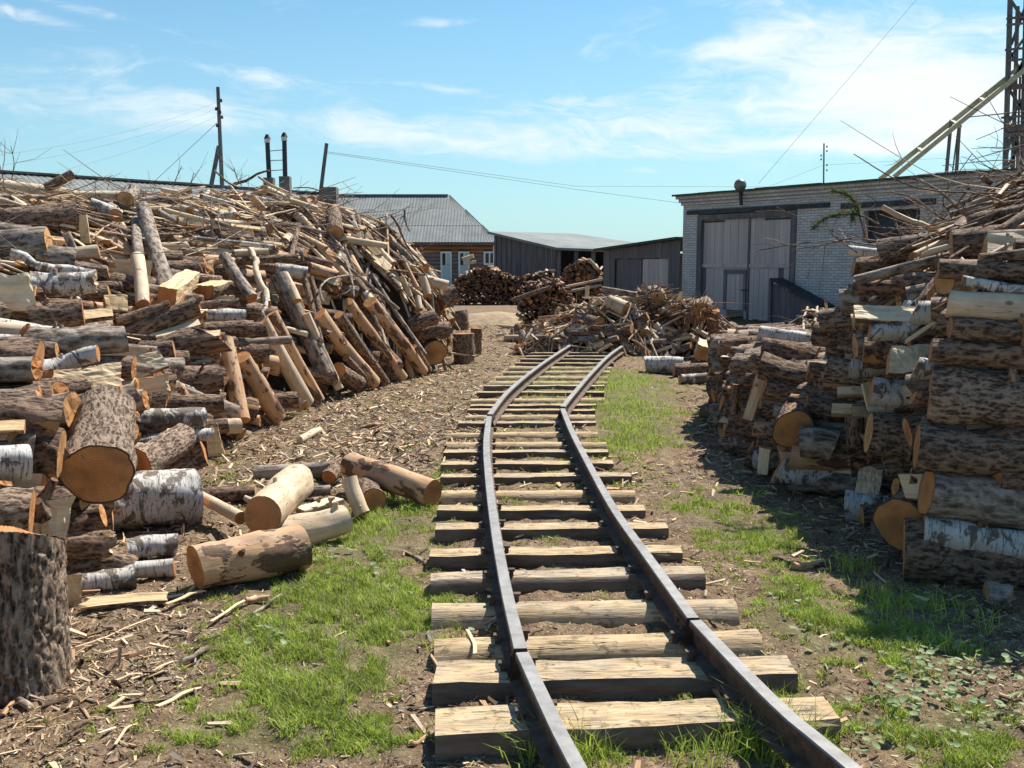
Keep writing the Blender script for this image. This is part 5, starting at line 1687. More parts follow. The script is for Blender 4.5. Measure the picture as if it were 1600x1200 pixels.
def trace(tab, hf, group, ydef, ymin=2.5, ymax=30):
    for i, (x1, y1, x2, y2, d, kind, label, o) in enumerate(tab):
        mx, my = (x1 + x2) / 2, (y1 + y2) / 2
        Y = march(mx, my, hf, ymin, ymax) or ydef
        r = d / 2 / F * Y * 1.01
        Y = Y + r * .5 - o.get('front', 0)
        if 'e' in o:
            ex, ey, ez, L = o['e']
            v = np.array([ex, ey, ez]); v /= np.linalg.norm(v)
            p1 = at(x1, y1, Y - r * .4); p2 = p1 + v * L
            p2[2] = max(p2[2], r * .9)
        elif 'm' in o:
            Ya = march(x1, y1, hf, ymin, ymax) or Y
            Yb = march(x2, y2, hf, ymin, ymax) or Y
            if abs(Ya - Yb) > 1.6:
                Ya = Y + np.clip(Ya - Y, -.8, .8); Yb = Y + np.clip(Yb - Y, -.8, .8)
            p1 = at(x1, y1, Ya + r * .3); p2 = at(x2, y2, Yb + r * .3)
            p1 += (p1 - p2) * .02; 
        else:
            dyv = o.get('dy', (.26 + .20 * random.random()) * abs(x2 - x1) / F * Y * (1 if mx < 800 else -.9))
            if 'm0' in o: dyv = 0
            p1 = at(x1, y1, Y - dyv / 2); p2 = at(x2, y2, Y + dyv / 2)
        for p in (p1, p2):
            p[2] = max(p[2], r * .8)
        place_log(p1, p2, r, kind, label, group, o, d)


trace(LEFT_LOGS, h_left, 'logs of the left heap', 14)
trace(RIGHT_LOGS, h_right, 'logs of the right stack', 7)
trace(MID_LOGS, h_mid, 'wood of the middle heap', 17)

# logs lying on the ground
for i, (x1, y1, x2, y2, d, kind, label, o) in enumerate(GROUND_LOGS):
    mx, my = (x1 + x2) / 2, (y1 + y2) / 2
    Y = 6.0
    for _ in range(8):
        r = d / 2 / F * Y
        z = r * .95 + o.get('lift', 0)
        if o.get('tilt'): z = .14
        if o.get('split') == 'half': z = r * .6
        Y = atz(mx, my, z)[1]
    if 'e' in o:
        ex, ey, ez, L = o['e']; v = np.array([ex, ey, ez]); v /= np.linalg.norm(v)
        p1 = at(x1, y1, Y); p2 = p1 + v * L
    elif o.get('tilt'):
        p1 = at(x1, y1, Y + .05); p2 = at(x2, y2, Y - .05)
    else:
        dy_ = o.get('dy', .03)
        p1 = at(x1, y1, Y - dy_); p2 = at(x2, y2, Y + dy_)
        m_ = (p1[2] + p2[2]) / 2
        p1[2] = p1[2] * .6 + m_ * .4; p2[2] = p2[2] * .6 + m_ * .4
    place_log(p1, p2, r, kind, label, 'loose logs beside the track', o, d)

for (tx, ty, bx_, by_, d, kind, label) in STUMPS:
    g_ = atz(bx_, by_ - d * .12, 0)
    tpnt = at(tx, ty, g_[1] + .02)
    zb = max(0, tpnt[2] - (by_ - ty) / F * g_[1] * 1.02)
    place_log((g_[0], g_[1], zb), tpnt, d / 2 / F * g_[1], kind, label, 'stumps at the corner of the left heap', {'res': 2, 'cut': .05, 'knots': 1}, d)

# ---- the big round log pointing at the viewer
Ye = 4.95
pe = at(153, 742, Ye)
pf = at(163, 640, Ye + .62)
place_log(pe, pf, .168, 'R', 'big round log with an orange sawn end pointing at the viewer', 'logs of the left heap', {'res': 3, 'cut': .08, 'knots': 0}, 110, 901)

# ---- standing log in the near left corner: deep vertical bark fissures
gB = atz(18, 1066, 0.0)
tB = at(8, 845, gB[1] + .06)
Ls = tB[2] + .02
n, m = 150, 110
th = np.linspace(0, 2 * np.pi, n, endpoint=False)
zz = np.linspace(0, Ls, m)
TH, ZZ = np.meshgrid(th, zz)
R0 = .206 + .022 * np.exp(-ZZ * 9) - .012 * ZZ / Ls
RR = np.zeros_like(TH)
for i in range(m):
    for j in range(n):
        a = TH[i, j]; z = ZZ[i, j]
        w = mnoise.noise(Vector((math.cos(a) * 2.2, math.sin(a) * 2.2, z * 3.2))) * .9
        rid = mnoise.noise(Vector((math.cos(a) * 5.5 + w * .55, math.sin(a) * 5.5 + w * .55, z * 4.2)))
        rid2 = mnoise.noise(Vector((math.cos(a) * 11 + 5 + w, math.sin(a) * 11 + w, z * 11)))
        fis = 1 - min(1, abs(rid) * 7.0)
        fis2 = 1 - min(1, abs(rid2) * 5.0)
        RR[i, j] = -.016 * fis ** 1.4 - .007 * fis2 + .004 * mnoise.noise(Vector((math.cos(a) * 20, math.sin(a) * 20, z * 40)))
RR = R0 + RR
V = np.stack([RR * np.cos(TH), RR * np.sin(TH), ZZ], -1)
V[-1, :, 2] += -.035 * np.sin(th + .7) * 2.6 + .02 * np.cos(th) + .004 * rng.random(n)
idx = np.arange(m * n).reshape(m, n)
a_ = idx[:-1]; b_ = np.roll(idx, -1, 1)[:-1]; c_ = np.roll(idx, -1, 1)[1:]; e_ = idx[1:]
Fm = np.concatenate([np.stack([a_, b_, c_], -1).reshape(-1, 3), np.stack([a_, c_, e_], -1).reshape(-1, 3)])
mb = MB()
mb.add(V.reshape(-1, 3), Fm, 7, True, V.reshape(-1, 3), np.tile((.25, 1, 1), (m * n, 1)))
top = V[-1]
ring = [top * [s_, s_, 1] + [0, 0, .004 * (s_ < .9)] for s_ in (1, .93, .5)]
Vc = np.concatenate(ring + [np.array([[0, 0, Ls]])])
fc = []
for k in range(2):
    for j in range(n):
        j2 = (j + 1) % n
        fc += [[k * n + j, k * n + j2, (k + 1) * n + j2], [k * n + j, (k + 1) * n + j2, (k + 1) * n + j]]
fc += [[2 * n + j, 2 * n + (j + 1) % n, 3 * n] for j in range(n)]
prm = np.concatenate([np.tile((.3, s_, 1), (n, 1)) for s_ in (1, .93, .5)] + [np.array([[.3, 0, 1]])])
mb.add(Vc, fc, 5, False, Vc, prm)
link('log', mb.mesh('log', SLOTS), None, (gB[0], gB[1], -.02), (R(-2), R(3), .7), 'standing log with deeply furrowed bark in the near left corner', 'log', 'logs of the left heap')


# ---- curved branches and twigs, traced
def branch(pts, d0, d1, kind, label, hf, dpth=None, front=0.0, group='branches sticking out of the heaps', twigs=0, name='branch', sub=3):
    W = []
    for (x, y) in pts:
        Y = march(x, y, hf) if dpth is None else dpth
        if Y is None or Y > 16:
            Y = 13.0
        W.append([x, y, Y])
    if dpth is None:
        ym = sum(w[2] for w in W) / len(W)
        for w in W:
            w[2] = ym + np.clip(w[2] - ym, -.5, .5)
    P = smooth_poly(np.array([at(x, y, Y - front) for x, y, Y in W]), .06)
    Ym = np.mean(P[:, 1])
    t = np.linspace(0, 1, len(P))
    r = (d0 + (d1 - d0) * t) / 2 / F * Ym
    o_ = P[0].copy()
    rs = np.random.default_rng(len(SC.objects))
    P = P + (rs.random(P.shape) - .5) * r.mean() * .6
    mb = MB()
    mb.merge(tube(P - o_, r, 8, kind, seed=len(SC.objects), rough=.08))
    for k in range(twigs):
        i = int(len(P) * (.25 + .7 * rs.random()))
        i = min(i, len(P) - 2)
        dv = P[i + 1] - P[i]; dv /= np.linalg.norm(dv)
        dv = dv * .6 + (rs.random(3) - .5) * 1.5; dv /= np.linalg.norm(dv)
        ln = (.15 + .3 * rs.random())
        q0 = P[i] - o_
        rr = max(r[i] * .45, .0025)
        mb.merge(tube([q0, q0 + dv * ln * .5 + (rs.random(3) - .5) * .05, q0 + dv * ln + (rs.random(3) - .5) * .1], [rr, rr * .8, rr * .4], 5, kind))
    return link(name, mb.mesh(name, SLOTS), None, o_, None, label, 'branch', group)


branch([(16, 395), (40, 402), (60, 415), (95, 420), (150, 428)], 15, 11, 'B', 'crooked birch limb lying over the birch log with the torn end', h_left, front=.12)
branch([(391, 388), (399, 405), (403, 432), (414, 455), (418, 475)], 8, 12, 'P', 'twisting pale limb rising above the leaning poles', h_left, front=.1)
branch([(415, 455), (416, 478), (410, 490), (420, 505)], 9, 5, 'B', 'knotty pale limb below the twisting one', h_left, front=.12)
branch([(364, 288), (385, 283), (402, 272), (420, 266)], 5, 3, 'S', 'dark curved branch reaching up beside the stovepipes', h_left, 12.4)
branch([(335, 266), (352, 282), (372, 293)], 3, 3, 'G', 'thin stick slanting in front of the forked pole', h_left, 12.2)
branch([(404, 276), (425, 290), (450, 300)], 4, 3, 'P', 'pale stick slanting down right of the curved branch', h_left, 12.3)
branch([(331, 296), (330, 330), (331, 378)], 2, 3, 'S', 'thin dark vertical stick rising in the left heap', h_left, front=.25, twigs=2)
branch([(343, 318), (341, 345), (345, 365)], 2, 2.5, 'S', 'second thin dark upright stick beside the vertical one', h_left, front=.25)
branch([(245, 366), (290, 364), (328, 352)], 4, 2.5, 'S', 'dark branch lying nearly level below two orange cut ends', h_left, front=.1)
branch([(8, 300), (3, 270), (-8, 240)], 2, 1, 'S', 'bare twig spray at the far left crest', h_left, 9.6, twigs=8)
branch([(18, 282), (22, 255), (17, 228)], 1.6, 1, 'S', 'thin twig standing at the left crest', h_left, 9.8, twigs=5)
branch([(270, 292), (278, 272), (284, 260)], 1.6, 1, 'S', 'fine twig rising from the crest left of the forked pole', h_left, 11.6, twigs=3)
branch([(295, 294), (300, 280), (303, 270)], 1.4, 1, 'S', 'second fine twig at the crest beside the forked pole', h_left, 11.6, twigs=2)
branch([(378, 290), (370, 278), (366, 262)], 2, 1, 'S', 'tangle of fine twigs right of the forked pole', h_left, 12, twigs=9)
branch([(504, 300), (483, 293), (458, 294)], 2, 1.5, 'S', 'arched thin twig at the crest below the leaning pole', h_left, 13)
branch([(612, 338), (622, 352), (636, 384), (665, 415)], 4, 3, 'S', 'long bent dark branch arching down the end of the heap', h_left, front=.3)
branch([(632, 328), (633, 345), (640, 362)], 3, 2, 'S', 'forked dark twig against the grey house roof', h_left, 14, twigs=3)
branch([(505, 470), (500, 452), (510, 438), (530, 432), (548, 430)], 3, 3, 'G', 'grey looping branch above the right-hand bunch', h_left, front=.25)
branch([(540, 410), (548, 432), (553, 462)], 5, 3, 'G', 'upright forked grey branch with side twigs', h_left, front=.2, twigs=4)
branch([(410, 338), (425, 352), (441, 372)], 4, 4, 'S', 'brown stick slanting down in the upper heap', h_left, front=.15)
branch([(408, 340), (432, 333), (462, 327)], 3, 2.5, 'P', 'thin tan stick rising right in the upper heap', h_left, front=.15)
branch([(1379, 324), (1410, 340), (1440, 350), (1473, 364)], 8, 6, 'P', 'pale peeled limb on top of the right stack', h_right, 8.0)
branch([(1424, 276), (1460, 294), (1478, 308), (1500, 326)], 4, 5, 'G', 'grey forked limb arching over the right heap', h_right, 8.6, twigs=5)
branch([(1391, 300), (1430, 310), (1455, 330), (1490, 350), (1550, 366)], 3, 4, 'G', 'long thin bowed branch above the pale peeled limb', h_right, 8.0, twigs=3)
branch([(1496, 322), (1502, 350), (1502, 390)], 3, 3, 'S', 'short dark upright branch in the right heap', h_right, 7.8)
branch([(1514, 294), (1500, 312), (1492, 325)], 3, 2, 'S', 'small dark forked twig above the upright branch', h_right, 8.0, twigs=2)
branch([(1356, 330), (1370, 315), (1352, 303)], 2, 1.5, 'S', 'thin arched twig left of the pale peeled limb', h_right, 7.8)
branch([(1480, 325), (1540, 300), (1600, 268)], 6, 6, 'S', 'long brown pole climbing to the upper right edge', h_right, 9.5)
branch([(1590, 240), (1592, 262), (1602, 285)], 5, 5, 'G', 'grey stick crossing the heap peak at the right edge', h_right, 9.5)
branch([(1535, 275), (1548, 288)], 9, 9, 'S', 'short log end jutting up near the right heap peak', h_right, 9.8)
branch([(1000, 478), (985, 490), (978, 500), (968, 514)], 1.6, 1.6, 'G', 'thin bent twig over the middle heap', h_mid, 16.6, twigs=2)
branch([(862, 473), (900, 481), (935, 486), (965, 515)], 3, 2, 'S', 'long thin brown branch across the middle heap', h_mid, 16.4, twigs=4)


# conifer sprigs at the left corner of the right heap
def needle_mat():
    simple_mat('needles', (0.045, 0.07, 0.022), (0.13, 0.165, 0.055), 30, .8, (1, 1, 1), .1, .002)
    simple_mat('grass_blade', (0.20, 0.27, 0.035), (0.50, 0.62, 0.12), 9, .75, (1, 1, 1), .0, .002, coord='Object', per_object=0)
    simple_mat('dry_grass', (0.26, 0.22, 0.11), (0.50, 0.43, 0.25), 9, .8, (1, 1, 1), .0, .002)
    simple_mat('leaf', (0.22, 0.31, 0.13), (0.44, 0.54, 0.30), 9, .6, (1, 1, 1), .0, .002)
    for nm in ('grass_blade', 'needles', 'leaf'):
        mt = MAT[nm]
        b = [x for x in mt.node_tree.nodes if x.type == 'BSDF_PRINCIPLED'][0]
        tr = mt.node_tree.nodes.new('ShaderNodeBsdfTranslucent')
        mx = mt.node_tree.nodes.new('ShaderNodeMixShader')
        mx.inputs[0].default_value = 0.42
        cl = b.inputs['Base Color'].links[0].from_socket
        mt.node_tree.links.new(cl, tr.inputs['Color'])
        mt.node_tree.links.new(b.outputs[0], mx.inputs[1])
        mt.node_tree.links.new(tr.outputs[0], mx.inputs[2])
        mt.node_tree.links.new(mx.outputs[0], [x for x in mt.node_tree.nodes if x.type == 'OUTPUT_MATERIAL'][0].inputs[0])


needle_mat()


def sprig(pts, d, Y, label, dens=1.0):
    P = smooth_poly(np.array([at(x, y, Y) for x, y in pts]), .025)
    o_ = P[0].copy(); P = P - o_
    root = thing('conifer_branch', label, 'branch', tuple(o_), 0, 'conifer sprigs on the right heap')
    mb = MB(); mb.merge(tube(P, d / 2 / F * Y, 6, 'S'))
    link('stem', mb.mesh('stem', SLOTS), root)
    rs = np.random.default_rng(int(pts[0][0]))
    mb = MB()
    for i in range(len(P) - 1):
        dv = P[i + 1] - P[i]; dv /= np.linalg.norm(dv)
        t = i / len(P)
        if t < .25: continue
        for k in range(int(16 * dens)):
            a = dv * .9 + (rs.random(3) - .5) * 2.0; a /= np.linalg.norm(a)
            L = .045 + .04 * rs.random()
            q0 = P[i] + (P[i + 1] - P[i]) * rs.random() + (rs.random(3) - .5) * .02
            s = np.cross(a, rs.random(3) - .5); s = s / np.linalg.norm(s) * .0028
            mb.add([q0 - s, q0 + s, q0 + a * L], [[0, 1, 2]], 0)
    link('needles', mb.mesh('needles', ['needles']), root, kind=None)


sprig([(1352, 372), (1344, 340), (1336, 315), (1318, 302), (1300, 298)], 3, 7.0, 'green conifer sprig drooping at the top corner of the right heap', 1.3)
sprig([(1372, 350), (1340, 335), (1310, 336), (1288, 342), (1270, 356)], 3, 7.0, 'long conifer twig with needles reaching left over the garage wall', 1.2)
sprig([(1340, 320), (1334, 330), (1331, 345)], 2, 7.0, 'small hanging conifer tuft beneath the green sprig', 1.3)
branch([(1330, 372), (1305, 378), (1275, 385), (1255, 387)], 2.5, 1, 'S', 'bare brown conifer twig pointing left over the garage wall', h_right, 7.0, twigs=6)
branch([(1340, 395), (1300, 365), (1290, 345)], 2, 1, 'S', 'thin bare twig rising at the right stack corner', h_right, 7.0, twigs=3)

# ------------------------------------------------------------------ heap fill
INS = 1.0


def heap_core(name, hf, x0, x1, y0, y1, drop, step, label):  # dark sheet added inside a heap to block see-through between the logs
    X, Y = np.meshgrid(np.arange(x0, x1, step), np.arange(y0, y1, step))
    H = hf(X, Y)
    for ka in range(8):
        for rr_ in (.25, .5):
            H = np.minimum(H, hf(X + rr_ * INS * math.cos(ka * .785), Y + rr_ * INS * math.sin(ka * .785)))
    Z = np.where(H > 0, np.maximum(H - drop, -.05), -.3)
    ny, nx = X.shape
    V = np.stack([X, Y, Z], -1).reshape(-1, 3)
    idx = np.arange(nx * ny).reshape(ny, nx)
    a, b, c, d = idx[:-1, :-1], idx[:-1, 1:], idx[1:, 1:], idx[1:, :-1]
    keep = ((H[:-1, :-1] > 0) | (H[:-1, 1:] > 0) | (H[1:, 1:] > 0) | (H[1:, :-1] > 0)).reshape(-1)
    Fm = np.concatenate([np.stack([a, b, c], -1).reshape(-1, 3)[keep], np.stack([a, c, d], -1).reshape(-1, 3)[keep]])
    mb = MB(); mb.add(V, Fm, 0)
    link(name, mb.mesh(name, ['heap_core_dark']), None, None, None, label, 'wood debris', None, 'stuff')


simple_mat('heap_core_dark', (0.020, 0.014, 0.010), (0.075, 0.052, 0.036), 22, .95, (1, 1, 1), .9, .03)  # dark colour of the added heap cores, keeps gaps between logs dark
heap_core('left_heap_dark_core', h_left, -13, 0, 1, 22, .28, .12, 'dark bark debris filling the inside of the left heap')
heap_core('right_heap_dark_core', h_right, 1.4, 11.5, 4, 17, .26, .10, 'dark bark debris filling the inside of the right heap')
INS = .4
heap_core('middle_heap_dark_core', h_mid, -1, 8, 14, 24, .12, .12, 'dark bark debris filling the inside of the middle heap')


def slope_of(hf, X, Y, e=.12):
    gx = (hf(X + e, Y) - hf(X - e, Y)) / (2 * e); gy = (hf(X, Y + e) - hf(X, Y - e)) / (2 * e)
    return np.clip(gx, -1.5, 1.5), np.clip(gy, -1.5, 1.5)


UNIT = {}


def unit_log(kind, split, v, res):
    """cached unit geometry (length 1, radius 1) re-used with scaling"""
    key = (kind, split, v, res)
    if key not in UNIT:
        UNIT[key] = log_mesh(1.0, 1.0, kind, seed=hash((kind, split, v)) % 9999 if False else (v * 31 + ord(kind) * 7 + (0 if split is None else len(split) * 101)), split=split, res=res, bend=0, cut=0.05, taper=.1 + .05 * (v % 3))
    return UNIT[key]


def scaled(kind, split, v, res, L, r, bend, rs):
    u = unit_log(kind, split, v, res)
    V = np.concatenate(u.V).copy(); Fm = np.concatenate(u.F); M = np.concatenate(u.M); S = np.concatenate(u.S)
    V[:, 0] *= r; V[:, 1] *= r; V[:, 2] *= L
    if bend:
        V[:, 0] += bend * np.cos(V[:, 2] / L * np.pi) + .3 * bend * np.sin(V[:, 2] / L * 9)
        V[:, 1] += .5 * bend * np.sin(V[:, 2] / L * 5)
    P = np.concatenate(u.PR).copy(); P[:, 0] = rs.random()
    return V, Fm, M, S, V.copy(), P


def fill(hf, n, region, group, size_fn, rs, keep_individual, ilabels, stuff_name, stuff_label, off=(.02, .30)):
    """scatter wood through a heap; the first visible ones become things of their own"""
    x0, x1, y0, y1 = region
    mb = MB(); count = 0; tries = 0; indiv = 0
    while count < n and tries < n * 12:
        tries += 1
        X = x0 + (x1 - x0) * rs.random(); Y = y0 + (y1 - y0) * rs.random()
        h = float(hf(np.array([X]), np.array([Y]))[0])
        if h < 0.02: continue
        spec = size_fn(X, Y, h, rs)
        if spec is None: continue
        kind, split, L, r, yaw, pitch_w, bend = spec
        gx, gy = slope_of(hf, np.array([X]), np.array([Y])); gx, gy = gx[0], gy[0]
        dv = np.array([math.cos(yaw), math.sin(yaw), 0.0])
        dv[2] = (gx * dv[0] + gy * dv[1]) * pitch_w + (rs.random() - .5) * .25
        dv /= np.linalg.norm(dv)
        top = rs.random() ** 1.3
        o_ = off[0] + (off[1] - off[0]) * top
        gl = math.hypot(gx, gy)
        nv = np.array([-gx, -gy, 1.0]) / math.sqrt(1 + gl * gl)
        dep = o_ + r + .42 * L * abs(float(dv @ nv))
        X = X - nv[0] * dep; Y = Y - nv[1] * dep
        h2 = float(hf(np.array([X]), np.array([Y]))[0])
        z = h - nv[2] * dep
        if h2 < 0.02: continue
        if z < r * .5: z = r * .5
        v = int(rs.random() * 11)
        Mx = axis_matrix(dv, (rs.random() - .5, rs.random() - .8, rs.random() * .9))
        g = scaled(kind, split, v, 0 if r * F / Y < 9 else 1, L, r, bend, rs)
        if keep_individual and indiv < keep_individual and top < .30:
            px, py = project(X, Y, z)
            if -20 < px < 1620 and 200 < py:
                m2 = MB(); m2.add(*g)
                nm, cat = name_cat(kind, split, 2 * r * F / Y, {})
                lab = ilabels(px, py, kind, split, nm)
                link(nm, m2.mesh(nm, SLOTS), None, (X, Y, z), Mx, lab, cat, group)
                indiv += 1; count += 1
                continue
        mb.merge(g, np.array(Mx), (X, Y, z))
        count += 1
    o = link(stuff_name, mb.mesh(stuff_name, SLOTS), None, None, None, stuff_label, 'wood pieces', None, 'stuff')


KW = {'S': 'brown', 'G': 'grey', 'B': 'birch', 'P': 'pale peeled', 'O': 'patchy tan', 'W': 'yellow split', 'R': 'rough dark'}


def left_lab(px, py, kind, split, nm):
    w = {'log': 'log', 'split_log': 'piece', 'wooden_stick': 'stick'}[nm]
    zone = 'high near the crest of the left heap' if py < 380 else ('in the middle slope of the left heap' if py < 520 else 'low in the shaded gaps of the left heap')
    side = 'towards its left' if px < 300 else ('towards its far end' if px > 520 else 'about its middle')
    return f'{KW[kind]} {w} {zone}, {side}'


def right_lab(px, py, kind, split, nm):
    w = {'log': 'log', 'split_log': 'piece', 'wooden_stick': 'stick'}[nm]
    zone = 'on the sloping right heap top' if py < 400 else 'wedged in the shaded face of the right stack'
    side = 'beside the right edge' if px > 1530 else ('near the inner corner' if px < 1400 else 'in the middle part')
    return f'{KW[kind]} {w} {zone}, {side}'


def mid_lab(px, py, kind, split, nm):
    w = {'log': 'log', 'split_log': 'piece', 'wooden_stick': 'stick'}[nm]
    return f'{KW[kind]} {w} jumbled in the middle heap beyond the rails'


def pick(rs, opts):
    r = rs.random() * sum(w for _, w in opts)
    for k, w in opts:
        r -= w
        if r <= 0: return k
    return opts[-1][0]


def left_size(X, Y, h, rs):
    s = float(poly_sdist(LEFT, np.array([X]), np.array([Y]))[0])
    if s > 5.2: return None
    if s < .7 and 9.3 < Y < 14.4 and rs.random() < .45: return None
    if s < 1.7 and Y < 13:
        k = pick(rs, [('S', 5), ('G', 2), ('B', .5), ('R', 2), ('O', 1.3), ('P', .8)])
        sp = pick(rs, [(None, 3), ('half', 1.3), ('quarter', .8)])
        return k, sp, .35 + .4 * rs.random(), .05 + .07 * rs.random(), rs.normal(.30, .25), .3, 0
    lean = s < 1.7
    if rs.random() < .35:
        k = pick(rs, [('S', 4), ('G', 1.6), ('B', .5), ('P', 2.2), ('O', 2.6)])
        return k, pick(rs, [(None, 3), ('half', 1)]), .35 + .6 * rs.random(), .03 + .05 * rs.random(), rs.normal(0, .8) if not lean else 2.6 + rs.normal(0, .5), .9, 0
    k = pick(rs, [('W', 2.2), ('S', 3.0), ('G', 1.8), ('P', 3.0), ('O', 2)])
    return k, 'slab' if k == 'W' else None, .35 + 1.0 * rs.random(), .010 + .022 * rs.random() ** 1.5, rs.normal(0, .9), .9, .04 * rs.random()


fill(h_left, 900, (-8.2, -.6, 2.4, 9.5), 'jumbled wood of the left heap', left_size, np.random.default_rng(11), 45, left_lab, 'left_heap_wood_near', 'mixed logs and split wood packed in the near part of the left heap')
fill(h_left, 2800, (-8.5, -.6, 8.5, 19), 'jumbled wood of the left heap', left_size, np.random.default_rng(12), 110, left_lab, 'left_heap_wood_far', 'mixed sticks, slabs and logs packed in the far part of the left heap')


def right_size(X, Y, h, rs):
    s = float(poly_sdist(RIGHT_A, np.array([X]), np.array([Y]))[0])
    if s > 4.2: return None
    if h < 1.55:
        k = pick(rs, [('S', 6), ('G', 1.6), ('B', .4), ('R', 2.4), ('O', .8)])
        return k, pick(rs, [(None, 3), ('half', 1)]), .35 + .35 * rs.random(), .05 + .06 * rs.random(), rs.normal(-.36, .18), .1, 0
    if rs.random() < .16:
        return pick(rs, [('S', 4), ('G', 2), ('P', 1.2), ('O', 1.5)]), pick(rs, [(None, 3), ('half', 1)]), .35 + .6 * rs.random(), .03 + .04 * rs.random(), rs.normal(0, .8), .8, 0
    k = pick(rs, [('W', .9), ('S', 5.5), ('G', 2.8), ('P', 1.4), ('O', 2)])
    return k, 'slab' if k == 'W' else None, .25 + .75 * rs.random(), .006 + .016 * rs.random() ** 1.5, rs.normal(.1, .7), .55, .05 * rs.random()


fill(h_right, 900, (1.6, 4.6, 4.3, 8.5), 'jumbled wood of the right heap', right_size, np.random.default_rng(21), 30, right_lab, 'right_stack_wood', 'mixed logs packed inside the shaded right stack')
fill(h_right, 3000, (2.2, 9, 6, 15), 'jumbled wood of the right heap', right_size, np.random.default_rng(22), 60, right_lab, 'right_heap_wood', 'mixed sticks and slabs covering the top of the right heap')


def mid_size(X, Y, h, rs):
    if rs.random() < .30:
        return pick(rs, [('S', 4), ('G', 2), ('P', 2.0), ('O', 2)]), pick(rs, [(None, 3), ('half', 1)]), .25 + .45 * rs.random(), .035 + .05 * rs.random(), rs.random() * 6.28, .8, 0
    k = pick(rs, [('W', 1.5), ('S', 4), ('G', 1.5), ('P', 1.6), ('O', 2.5)])
    return k, 'slab' if k == 'W' else None, .25 + .7 * rs.random(), .010 + .022 * rs.random(), rs.random() * 6.28, .8, .05 * rs.random()


fill(h_mid, 1500, (-.6, 7, 15, 21.5), 'jumbled wood of the middle heap', mid_size, np.random.default_rng(31), 50, mid_lab, 'middle_heap_wood', 'mixed broken wood of the middle heap beyond the rails', off=(-.02, .12))


def wall_fill(hf, P, n, name, label, seed, kinds, ymax=13):
    """pack the steep faces of a heap that look towards the track and the viewer"""
    rs = np.random.default_rng(seed)
    mb = MB()
    n_ = len(P); area = sum(P[i][0] * P[(i + 1) % n_][1] - P[(i + 1) % n_][0] * P[i][1] for i in range(n_))
    edges = []
    for i in range(n_):
        a, b = P[i], P[(i + 1) % n_]
        d = (b - a) / np.linalg.norm(b - a)
        nin = np.array([-d[1], d[0]]) * (1 if area > 0 else -1)
        mid = (a + b) / 2
        if nin @ mid > -.2 * np.linalg.norm(mid) and min(a[1], b[1]) < ymax and mid[1] > 2:
            edges.append((a, b, nin, np.linalg.norm(b - a)))
    tot = sum(e[3] for e in edges)
    for k in range(n):
        q = rs.random() * tot
        for a, b, nin, l in edges:
            q -= l
            if q <= 0: break
        c = a + (b - a) * rs.random()
        if c[1] > ymax or c[1] < 2.2: continue
        kind = pick(rs, kinds); sp = pick(rs, [(None, 7), ('half', 1.0)])
        L = .35 + .35 * rs.random(); r = .05 + .065 * rs.random()
        yaw = rs.normal(.30 if P is LEFT else -.42, .2)
        dv = np.array([math.cos(yaw), math.sin(yaw), rs.normal(0, .07)]); dv /= np.linalg.norm(dv)
        dep = r + .05 + .45 * L * abs(dv[:2] @ nin) + .16 * rs.random()
        hi = float(hf(np.array([c[0] + nin[0] * (dep + .15)]), np.array([c[1] + nin[1] * (dep + .15)]))[0])
        if hi < .2: continue
        z = r + rs.random() * max(hi - 2.2 * r - .04, .05)
        dep += .30 * z * 0.5 * (1 if P is LEFT else .25)
        g = scaled(kind, sp, int(rs.random() * 11), 1, L, r, 0, rs)
        mb.merge(g, np.array(axis_matrix(dv, (rs.random() - .5, rs.random() - .9, rs.random() * .9))), (c[0] + nin[0] * dep, c[1] + nin[1] * dep, z))
    link(name, mb.mesh(name, SLOTS), None, None, None, label, 'wood pieces', None, 'stuff')


KS = [('S', 6), ('G', 1.6), ('B', .4), ('R', 2.5), ('O', .7)]
wall_fill(h_right, RIGHT_A, 420, 'right_stack_face_wood', 'logs packed behind the front of the tall right stack', 41, KS)
wall_fill(h_right, RIGHT_B, 330, 'low_stack_face_wood', 'logs packed behind the front of the low right stack', 42, KS)
wall_fill(h_left, LEFT, 420, 'left_heap_face_wood', 'logs packed low behind the front of the left heap', 43, KS, 10)


